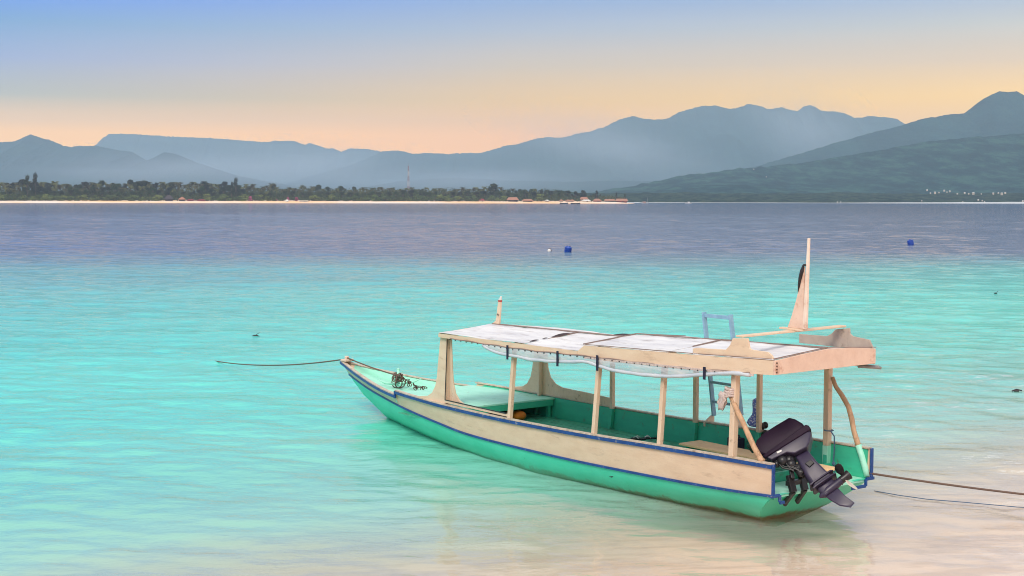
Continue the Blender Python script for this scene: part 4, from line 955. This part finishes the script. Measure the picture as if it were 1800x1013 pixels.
pan = [(-.345, -.275), (-.345, .40), (-.27, .405), (-.18, .31), (-.13, .235), (-.155, .05), (-.235, -.03), (-.27, -.24)]
slab([inset(pan, .84), inset(pan, .97), pan, pan, inset(pan, .97), inset(pan, .84)], [-.128, -.118, -.09, .10, .13, .14], 'lower_cowl', M['pan'], .01, mot)
leg_ = [(-.15, .05), (-.13, .225), (.05, .215), (.28, .225), (.36, .25), (.36, -.04), (.17, -.03)]
slab([inset(leg_, .8), leg_, leg_, inset(leg_, .8)], [-.075, -.05, .05, .075], 'leg', M['pan'], .012, mot)
for a_ in (.30, .36): 
    cv = [(a_ - .012, -.07), (a_ - .012, .26), (a_ + .012, .29), (a_ + .012, -.06)]; slab([inset(cv, .7), cv, cv, inset(cv, .7)], [-.10, -.085, .085, .10], 'splash_plate', M['pan'], .004, mot)
lowr = [(.37, -.02), (.37, .22), (.50, .22), (.52, -.01)]; slab([inset(lowr, .8), lowr, lowr, inset(lowr, .8)], [-.045, -.03, .03, .045], 'gearcase_neck', M['pan'], .01, mot)
b = MB(); b.tube([MM(.475, -.06, 0), MM(.472, -.02, 0), MM(.466, .08, 0), MM(.458, .20, 0), MM(.45, .29, 0)], [.012, .04, .058, .055, .048], 12); b.build('gearcase', M['pan'], mot, smooth=True)
sk = [(.50, .0), (.60, .02), (.72, .06), (.82, .15), (.80, .23), (.64, .20), (.50, .20)]
slab([inset(sk, .85), sk, inset(sk, .85)], [-.012, 0, .012], 'skeg', M['pan'], 0, mot)
b = MB(); b.tube([MM(.45, .295, 0), MM(.448, .36, 0), MM(.446, .40, 0), MM(.445, .425, 0)], [.05, .052, .06, .066], 12); pr_ = b.build('propeller_hub', M['black'], mot, smooth=True)
for k, an in enumerate((0, 2.09, 4.19)):
    b = MB(); vs = []
    ca, sa = math.cos(an - .15), math.sin(an - .15)
    prof = [(.045, -.02, .02), (.09, -.055, .045), (.15, -.065, .06), (.205, -.03, .055), (.225, .02, .02)]
    lo_, hi_ = [], []
    for r_, w0, w1 in prof:
        for off, lst in ((0, lo_), (.008, hi_)):
            for ww in (w0, w1):
                # radial direction in (a, n) plane, chord along tangent + pitch along e
                ra, rn = ca * r_ - sa * ww * .8, sa * r_ + ca * ww * .8
                lst.append(MM(.45 + ra, .345 + ww * .6 + off, rn))
    n_ = len(prof)
    rings_ = [[lo_[2 * i], lo_[2 * i + 1], hi_[2 * i + 1], hi_[2 * i]] for i in range(n_)]
    b.loft(rings_); b.build('propeller_blade', M['prop'] if k == 0 else M['black'], pr_, smooth=True)
# badge, latch and the mounting gear
b = MB(); b.prism([(-.315, -.12), (-.285, -.12), (-.28, -.06), (-.30, -.05)], MM, -.126, -.131); b.build('badge', M['white'], mot)
b = MB(); b.prism([(.02, .07), (.02, .16), (.09, .17), (.10, .08)], MM, -.07, -.095); b.build('inspection_cover', M['black'], mot, bevel=.008)
b = MB(); b.prism([(.10, .05), (.24, .03), (.24, .06), (.12, .09)], MM, -.052, -.07); b.build('scuffed_patch', M['steel'], mot)
b = MB()
for (a_, c_, w_, r_) in [(-.20, -.12, -.05, .075), (-.17, -.04, .0, .085), (-.10, -.06, -.03, .07), (-.02, -.02, 0, .065), (.06, -.04, -.02, .055), (-.22, -.20, -.03, .05)]:
    q = MM(a_, c_, w_); b.ball(q, r_, 8, 5)
for k in range(8):
    r0 = random.Random(k); q0 = MM(-.28 + r0.random() * .1, -.2 + r0.random() * .2, -.07 + r0.random() * .03); q1 = MM(-.02 + r0.random() * .12, -.10 + r0.random() * .1, -.06); mid = (q0 + q1) / 2 + Vector((0, .04, -.03)); b.tube([q0, mid, q1], .011, 5)
b.build('swivel_bracket', M['black'], mot, smooth=True)
for (v0, v1) in ((-.62, -.60), (-.40, -.36)):
    b = MB(); b.bar(L(.02, v0, .70), L(-.05, v0, .49), .05, .10, up=(0, 1, 0)); b.bar(L(-.05, v0, .49), L(.11, v1, .31), .045, .07, up=(0, 1, 0)); b.ball(L(.10, v1, .32), (.03, .045, .045), 8, 5); b.bar(L(-.04, v0, .66), MM(-.1, -.08, 0), .05, .05); b.build('clamp_bracket', M['black'], mot, bevel=.006)
b = MB(); b.bar(L(0.0, -.68, .60), L(.0, -.32, .60), .06, .06); b.tube([MM(-.33, -.28, -.1), L(.75, -.55, 1.0), L(.95, -.4, .92), L(1.05, -.2, .8)], .02, 6); b.build('clamp_bar', M['black'], mot)

# ---- ladder over the far side
lad = thing('ladder', 'light blue wooden ladder standing over the far side of the boat behind the canopy', 'ladder', (3.1, 1.16, .95))
def LB(u, v, z): return L(u, v, z) - L(3.1, 1.16, .95)
for (ub, ut, zb_) in ((3.14, 3.31, .90), (2.57, 2.75, .98)):
    b = MB(); b.bar(LB(ub, 1.17, zb_), LB(ut, 1.10, 2.49), .075, .03, up=(1, 0, 0)); b.build('rail', M['ladder'], lad, bevel=.003)
for z in (1.12, 1.42, 1.74, 2.44):
    f = (z - .95) / 1.54; b = MB(); b.bar(LB(3.13 + .17 * f, 1.17 - .07 * f, z), LB(2.58 + .18 * f, 1.17 - .07 * f, z), .028, .055 if z > 2.3 else .04); b.build('rung', M['ladder'], lad, bevel=.003)
for u in (3.20, 2.57):
    b = MB(); b.prism([(0, 0), (.16, .10), (.20, .10), (.20, -.04), (.06, -.09), (0, -.06)], lambda v, z, w: L(u + w, Bf(u) - .06 + v, Zs(u) + z), -.02, .02); b.build('ladder_bracket', M['beige_post'], boat, bevel=.004)

# ---- small things aboard
b = MB(); b.ball(L(6.98, .32, .50), (.15, .12, .085), 14, 9); b.ball(L(7.12, .22, .49), (.14, .12, .075), 12, 8)
o = solo(b, 'cloth_bag', M['orange'], 'orange cloth bag lying on the floor under the foredeck edge', 'bag', (7.0, .25, .42), smooth='all')
def flipflop(u, v, rz, label):
    e = thing('sandal', label, 'sandal', (u, v, .424), 'sandals on the boat floor', rz)
    b = MB(); n = 16; pl = []
    for k in range(n):
        a = 2 * PI * k / n; pl.append((.13 * math.cos(a), (.048 + .008 * math.cos(a)) * math.sin(a)))
    b.prism(pl, lambda x, y, w: Vector((x, y, w)), 0, .022); b.build('sole', M['black'], e, bevel=.004)
    b = MB(); b.tube([(-.02, -.045, .02), (.02, -.03, .05), (.075, 0, .025)], .009, 6); b.tube([(-.02, .045, .02), (.02, .03, .05), (.075, 0, .025)], .009, 6); b.build('strap', M['white'], e, smooth='all')
flipflop(4.30, .66, .5, 'black sandal with pale strap on the boat floor, nearer the bow')
flipflop(4.24, .84, 1.0, 'black sandal with pale strap on the boat floor, nearer the bench')
# blue flowered cloth on the far post
b = MB(); rings = []
for i, (z, r_) in enumerate([(1.30, .03), (1.27, .065), (1.20, .075), (1.12, .07), (1.06, .085), (.98, .12), (.93, .13), (.88, .08)]):
    rings.append([L(2.02 + .10 + r_ * (1 + .2 * math.sin(k * 2 + i)) * math.cos(2 * PI * k / 14) + (.04 if i > 4 else 0), 1.02 + r_ * .6 * math.sin(2 * PI * k / 14), z) for k in range(14)])
b.loft(rings); solo(b, 'hanging_cloth', M['cloth'], 'blue flowered cloth bundle hanging at a far canopy post', 'cloth', (2.1, 1.0, .9), smooth='all')
b = MB()
for k in range(7):
    r0 = random.Random(k + 30); b.ball(L(2.0 + r0.uniform(-.10, .10), 1.0 + r0.uniform(-.03, .04), .87 + r0.uniform(-.10, .06)), (r0.uniform(.03, .06), .03, r0.uniform(.03, .06)), 8, 5)
b.tube([L(1.93, .99, .85), L(1.9, 1.0, .76), L(1.88, .99, .70)], [.03, .025, .012], 6)
solo(b, 'black_bag', M['black'], 'crumpled black bag hung on the far gunwale under the blue cloth', 'bag', (2.0, 1.0, .8), smooth='all')
# canister by the bench
e = thing('fuel_can', 'dark blue fuel canister standing behind the side bench', 'canister', (2.3, .78, .424))
b = MB(); b.box((0, 0, .15), (.22, .16, .30)); b.build('body', M['navy'], e, bevel=.02)
b = MB(); b.tube([(-.07, 0, .29), (-.06, 0, .335), (.02, 0, .34), (.04, 0, .30)], .013, 6); b.build('handle', M['navy'], e, smooth='all')
b = MB(); b.tube([(.075, 0, .30), (.075, 0, .34)], .025, 10); b.build('cap', M['black'], e)
# pale rag tied round the near stern post
b = MB()
for k in range(4): 
    b.tube([L(.76 + .072 * math.cos(a), -.93 + .072 * math.sin(a), 1.66 + .032 * k + .012 * math.sin(a * 2 + k)) for a in [i * 2 * PI / 12 for i in range(13)]], .02, 6)
for (u0, v0, n_, w_) in ((.84, -.99, 6, .055), (.83, -.955, 4, .035)):
    rr_ = []
    for q in range(n_):
        f = q / (n_ - 1); c_ = L(u0 + .05 * f + .012 * math.sin(q * 2.3), v0 - .01 * q % .02, 1.70 - .23 * f); w2_ = w_ * (.5 + .7 * math.sin(PI * (.15 + .75 * f)))
        rr_.append([c_ + Vector((w2_ * math.cos(a_), .014 * math.sin(a_) + .012 * math.sin(3 * a_ + q), .018 * math.sin(2 * a_ + q))) for a_ in [2 * PI * e_ / 12 for e_ in range(12)]])
    b.loft(rr_)
solo(b, 'tied_rag', M['rag'], 'pale pink rag knotted round the near stern post and branch', 'rag', (.76, -.93, 1.5), smooth='all')
# dark cord on the far stern post
b = MB()
b.tube([L(.66 + .062 * math.cos(a), .89 + .062 * math.sin(a), 1.04) for a in [i * 2 * PI / 10 for i in range(11)]], .009, 5); b.tube([L(.58, .84, 1.04), L(.53, .85, .98), L(.53, .86, .80), L(.54, .85, .62), L(.50, .84, .48)], .010, 5); b.ball(L(.53, .85, .60), .03, 6, 5)
solo(b, 'dark_cord', M['rope_blue'], 'thin dark blue cord looped round the far stern post', 'cord', (.6, .89, .5))
# anchor with chain and rope heap in the bow
e = thing('anchor', 'small rusty green grapnel anchor with chain lying in the bow', 'anchor', (10.2, .0, .62))
def A(u, v, z): return L(u, v, z) - L(10.2, 0, .62)
b = MB(); b.tube([A(10.35, .0, .66), A(10.38, .02, .98)], .028, 8); b.ball(A(10.38, .02, .98), (.035, .035, .02), 8, 5); b.build('shank', M['green_pale'], e, smooth='all')
for k, (du, dv, dz) in enumerate([(.5, -.25, .04), (-.3, .42, .07), (.1, -.42, .05), (-.35, -.15, .03)]):
    b = MB(); b.tube([A(10.35, 0, .69), A(10.35 + du * .6, dv * .6, .68 + dz), A(10.35 + du * .85, dv * .85, .74 + dz)], [.02, .018, .008], 6); b.build('fluke', M['green_pale'], e, smooth='all')
b = MB(); rr = random.Random(5)
for k in range(26):
    t_ = k / 25; c_ = A(10.36 - .55 * t_, .02 + .25 * t_ + .05 * math.sin(k), .86 - .20 * min(1, t_ * 1.6) + .02 * math.sin(k * 2.1)); ax = Vector((rr.uniform(-1, 1), rr.uniform(-1, 1), rr.uniform(-1, 1))).normalized(); o1 = ax.orthogonal().normalized(); o2 = ax.cross(o1)
    b.tube([c_ + o1 * .034 * math.cos(q) + o2 * .022 * math.sin(q) for q in [i * 2 * PI / 8 for i in range(9)]], .008, 5)
b.build('chain', M['rust'], e, smooth='all')
b = MB()
for k in range(11):
    r0 = random.Random(k + 3); c_ = L(10.38 + r0.uniform(-.06, .06), .0 + r0.uniform(-.05, .05), .80 + r0.uniform(-.10, .10)); ax = Vector((r0.uniform(-1, 1), r0.uniform(-1, 1), r0.uniform(-1, 1))).normalized(); o1 = ax.orthogonal().normalized(); o2 = ax.cross(o1); r_ = r0.uniform(.06, .11)
    b.tube([c_ + o1 * r_ * math.cos(q) + o2 * r_ * math.sin(q) for q in [i * 2 * PI / 14 for i in range(15)]], .011, 5)
solo(b, 'rope_coil', M['rope'], 'tangle of brown rope round the anchor shank in the bow', 'rope', (10.38, 0, .8), smooth='all')

# ---- mooring ropes
def rope_thing(name, pts, r, mat, label, n=40):
    b = MB(); P = []
    for i in range(len(pts) - 1):
        for k in range(n // (len(pts) - 1)): P.append(pts[i].lerp(pts[i + 1], k / (n // (len(pts) - 1))))
    P.append(pts[-1]); base = P[0].copy(); b.tube([p_ - base for p_ in P], r, 6); o = b.build(name, mat, None, smooth='all'); o.location = base
    return tag(o, label, 'rope')
def sag(a, c, s, n=24): return [a.lerp(c, i / n) - Vector((0, 0, 4 * s * (i / n) * (1 - i / n))) for i in range(n + 1)]
tipw = BM @ L(12.40, 0, .985)
rope_thing('mooring_rope', sag(tipw, Vector((-7.95, 36.1, -.02)), .13), .014, M['rope'], 'slack bow mooring rope running out to the left into the sea')
rope_thing('bow_line', sag(BM @ L(12.28, 0, 1.03), BM @ L(10.40, .01, .86), .02), .014, M['rope'], 'straight bow line from the bow block to the anchor')
D1 = FPX * (4.2 - .33) / (865 - hor(1800)); pe = Vector((px_x(1800, D1), D1, .33)); ps = BM @ L(.0, .93, .545)
rope_thing('mooring_rope', sag(ps, ps + (pe - ps) * 2.4, .06), .016, M['rope'], 'taut brown stern mooring rope running out to the right')
rope_thing('floating_line', [ground_pt(1545, 868, -.004), ground_pt(1590, 876, .012), ground_pt(1640, 883, .012), ground_pt(1700, 888, .0), ground_pt(1800, 897, -.002), ground_pt(1900, 901, .0)], .0065, M['rope_blue'], 'thin blue line lying in the shallows right of the stern')

# ---- floats
def drum(X, Y, R_, label, tilt):
    p_ = ground_pt(X, Y); e = empty('float_drum', Matrix.Translation(p_) @ Matrix.Rotation(tilt[0], 4, 'Z') @ Matrix.Rotation(tilt[1], 4, 'X')); tag(e, label, 'buoy', 'blue float drums')
    prof = [(-.30, .20), (-.30, .27), (-.26, .30), (-.10, .30), (-.09, .315), (-.07, .315), (-.06, .30), (.10, .30), (.11, .315), (.13, .315), (.14, .30), (.30, .29), (.34, .25), (.35, .10)]
    b = MB(); b.loft([[(r_ * R_ * math.cos(2 * PI * k / 20), r_ * R_ * math.sin(2 * PI * k / 20), z * R_ + .10) for k in range(20)] for z, r_ in prof]); b.build('drum_body', M['blue_plastic'], e, smooth=True)
    b = MB(); b.tube([(.14 * R_, 0, .34 * R_ + .1), (.14 * R_, 0, .42 * R_ + .1)], .05 * R_, 8); b.tube([(-.16 * R_, -.08, .34 * R_ + .1), (-.1 * R_, 0, .44 * R_ + .1), (-.1 * R_, .1, .36 * R_ + .1)], .02, 6); b.build('bung', M['blue_plastic'], e, smooth=True)
drum(998, 443, .98, 'larger blue plastic float drum on the sea beside the small white float', (.4, .25))
drum(1601, 430, 1.0, 'blue plastic float drum alone on the sea above the stern of the boat', (1.4, -.2))
e = empty('float_ball', Matrix.Translation(ground_pt(965.5, 442.5))); tag(e, 'small round white float left of the larger blue drum', 'buoy')
b = MB(); b.ball((0, 0, .06), .16, 14, 10); b.build('ball', M['white'], e, smooth='all'); b = MB(); b.tube([(0, 0, .2), (.03, 0, .27), (.10, .02, .24), (.2, .02, .05)], .02, 6); b.build('loop', M['rope'], e, smooth='all')
e = empty('driftwood', Matrix.Translation(ground_pt(447, 592))); tag(e, 'small dark floating twig on the turquoise water left of the bow', 'driftwood')
b = MB(); b.tube([(-.12, 0, .0), (-.04, 0, .03), (.06, .02, .02), (.14, 0, .0)], [.010, .02, .018, .008], 7); b.build('log', M['dark_wood'], e, smooth='all'); b = MB(); b.tube([(.0, 0, .02), (.07, 0, .08), (.14, 0, .12)], [.012, .009, .005], 5); b.build('twig', M['dark_wood'], e)
b = MB(); b.ball((0, 0, .01), (.07, .05, .03), 10, 7); b.tube([(.05, 0, .05), (.1, 0, .09)], .015, 5); o = b.build('float', M['dark_wood'], None, smooth='all'); o.location = ground_pt(1752, 516); tag(o, 'tiny dark float on the sea near the right picture edge', 'buoy')
b = MB(); b.ball((0, 0, .01), (.06, .05, .03), 10, 7); b.tube([(-.1, 0, .01), (0, 0, .05), (.12, 0, .02)], .014, 5); o = b.build('coconut_husk', M['dark_wood'], None, smooth='all'); o.location = ground_pt(1793, 690); tag(o, 'small dark husk floating in the shallows at the right picture edge', 'husk')

# ------------------------------------------------------------------ haze
m, t, p, N_, L_ = new_mat('haze'); N_.remove(p)
pv = N_.new('ShaderNodeVolumePrincipled'); pv.inputs['Color'].default_value = (.58, .78, .94, 1); pv.inputs['Density'].default_value = 9.0e-5; pv.inputs['Anisotropy'].default_value = 0.0
L_.new(pv.outputs[0], N_['Material Output'].inputs['Volume'])
b = MB(); b.box((0, 6000, 409), (28000, 18000, 910)); hz = b.build('haze', m); hz['kind'] = 'stuff'

# soft mist banks hanging in front of the far ridges
m, t, p, N_, L_ = new_mat('mist'); N_.remove(p)
tcn = N_.new('ShaderNodeTexCoord'); ob = tcn.outputs['Object']
ln = N_.new('ShaderNodeVectorMath'); ln.operation = 'LENGTH'; L_.new(ob, ln.inputs[0])
fall = mathn(t, 'SUBTRACT', 1.0, ln.outputs['Value'], clamp=True); fall = mathn(t, 'MULTIPLY', fall, fall)
nm = noise_node(t, ob, 1.6, 3, .6); nm = mathn(t, 'MULTIPLY_ADD', nm, 2.2, -.5, clamp=True)
pv = N_.new('ShaderNodeVolumePrincipled'); pv.inputs['Color'].default_value = (.80, .88, 1.0, 1); pv.inputs['Anisotropy'].default_value = 0.0
L_.new(mathn(t, 'MULTIPLY', mathn(t, 'MULTIPLY', fall, nm), 1.5e-3), pv.inputs['Density']); L_.new(pv.outputs[0], N_['Material Output'].inputs['Volume'])
for X, Y, D, rx, ry, rz, tilt in [(1420, 235, 7900, 560, 900, 300, .55), (540, 292, 8200, 900, 900, 190, 0), (1080, 262, 7900, 900, 900, 230, .25), (300, 300, 6200, 1100, 900, 130, 0), (800, 318, 7000, 1300, 800, 110, 0)]:
    b = MB(); b.ball((0, 0, 0), 1, 20, 14); o = b.build('mist_bank', m); o['kind'] = 'stuff'
    o.location = (px_x(X, D), D, px_z(X, Y, D)); o.scale = (rx, ry, rz); o.rotation_euler = (0, tilt, 0)

# small fittings belong to the part they are fixed to
def centre(o):
    c = [sum(v.co[i] for v in o.data.vertices) / len(o.data.vertices) for i in range(3)]; return Vector(c)
FIT = {'post_foot': 'post', 'brace_foot': 'branch_brace', 'nail_heads': 'rear_fascia', 'curtain_nails': 'curtain_sheet', 'curtain_strap': 'curtain_roll', 'curtain_cord': 'curtain_sheet', 'tape_wrap': 'mast', 'mast_knee': 'mast',
       'pole_band': 'bow_pole', 'pole_tip': 'bow_pole', 'pole_cord': 'bow_pole', 'bench_leg': 'side_bench', 'window_gasket': 'window_rail', 'deck_post': 'foredeck', 'deck_beam': 'foredeck', 'bow_block': 'stem_head', 'dark_gap_strip': 'roof_sheet', 'clamp_bracket': 'outboard_motor', 'clamp_bar': 'outboard_motor', 'stern_trim': 'side_plank', 'sheer_strip': 'side_plank'}
parts = [o for o in col.objects if o.parent == boat]
for o in parts:
    want = FIT.get(o.name.split('.')[0])
    if want:
        c_ = [p_ for p_ in parts if p_.name.split('.')[0] == want]; c0 = centre(o); o.parent = min(c_, key=lambda p_: (centre(p_) - c0).length)
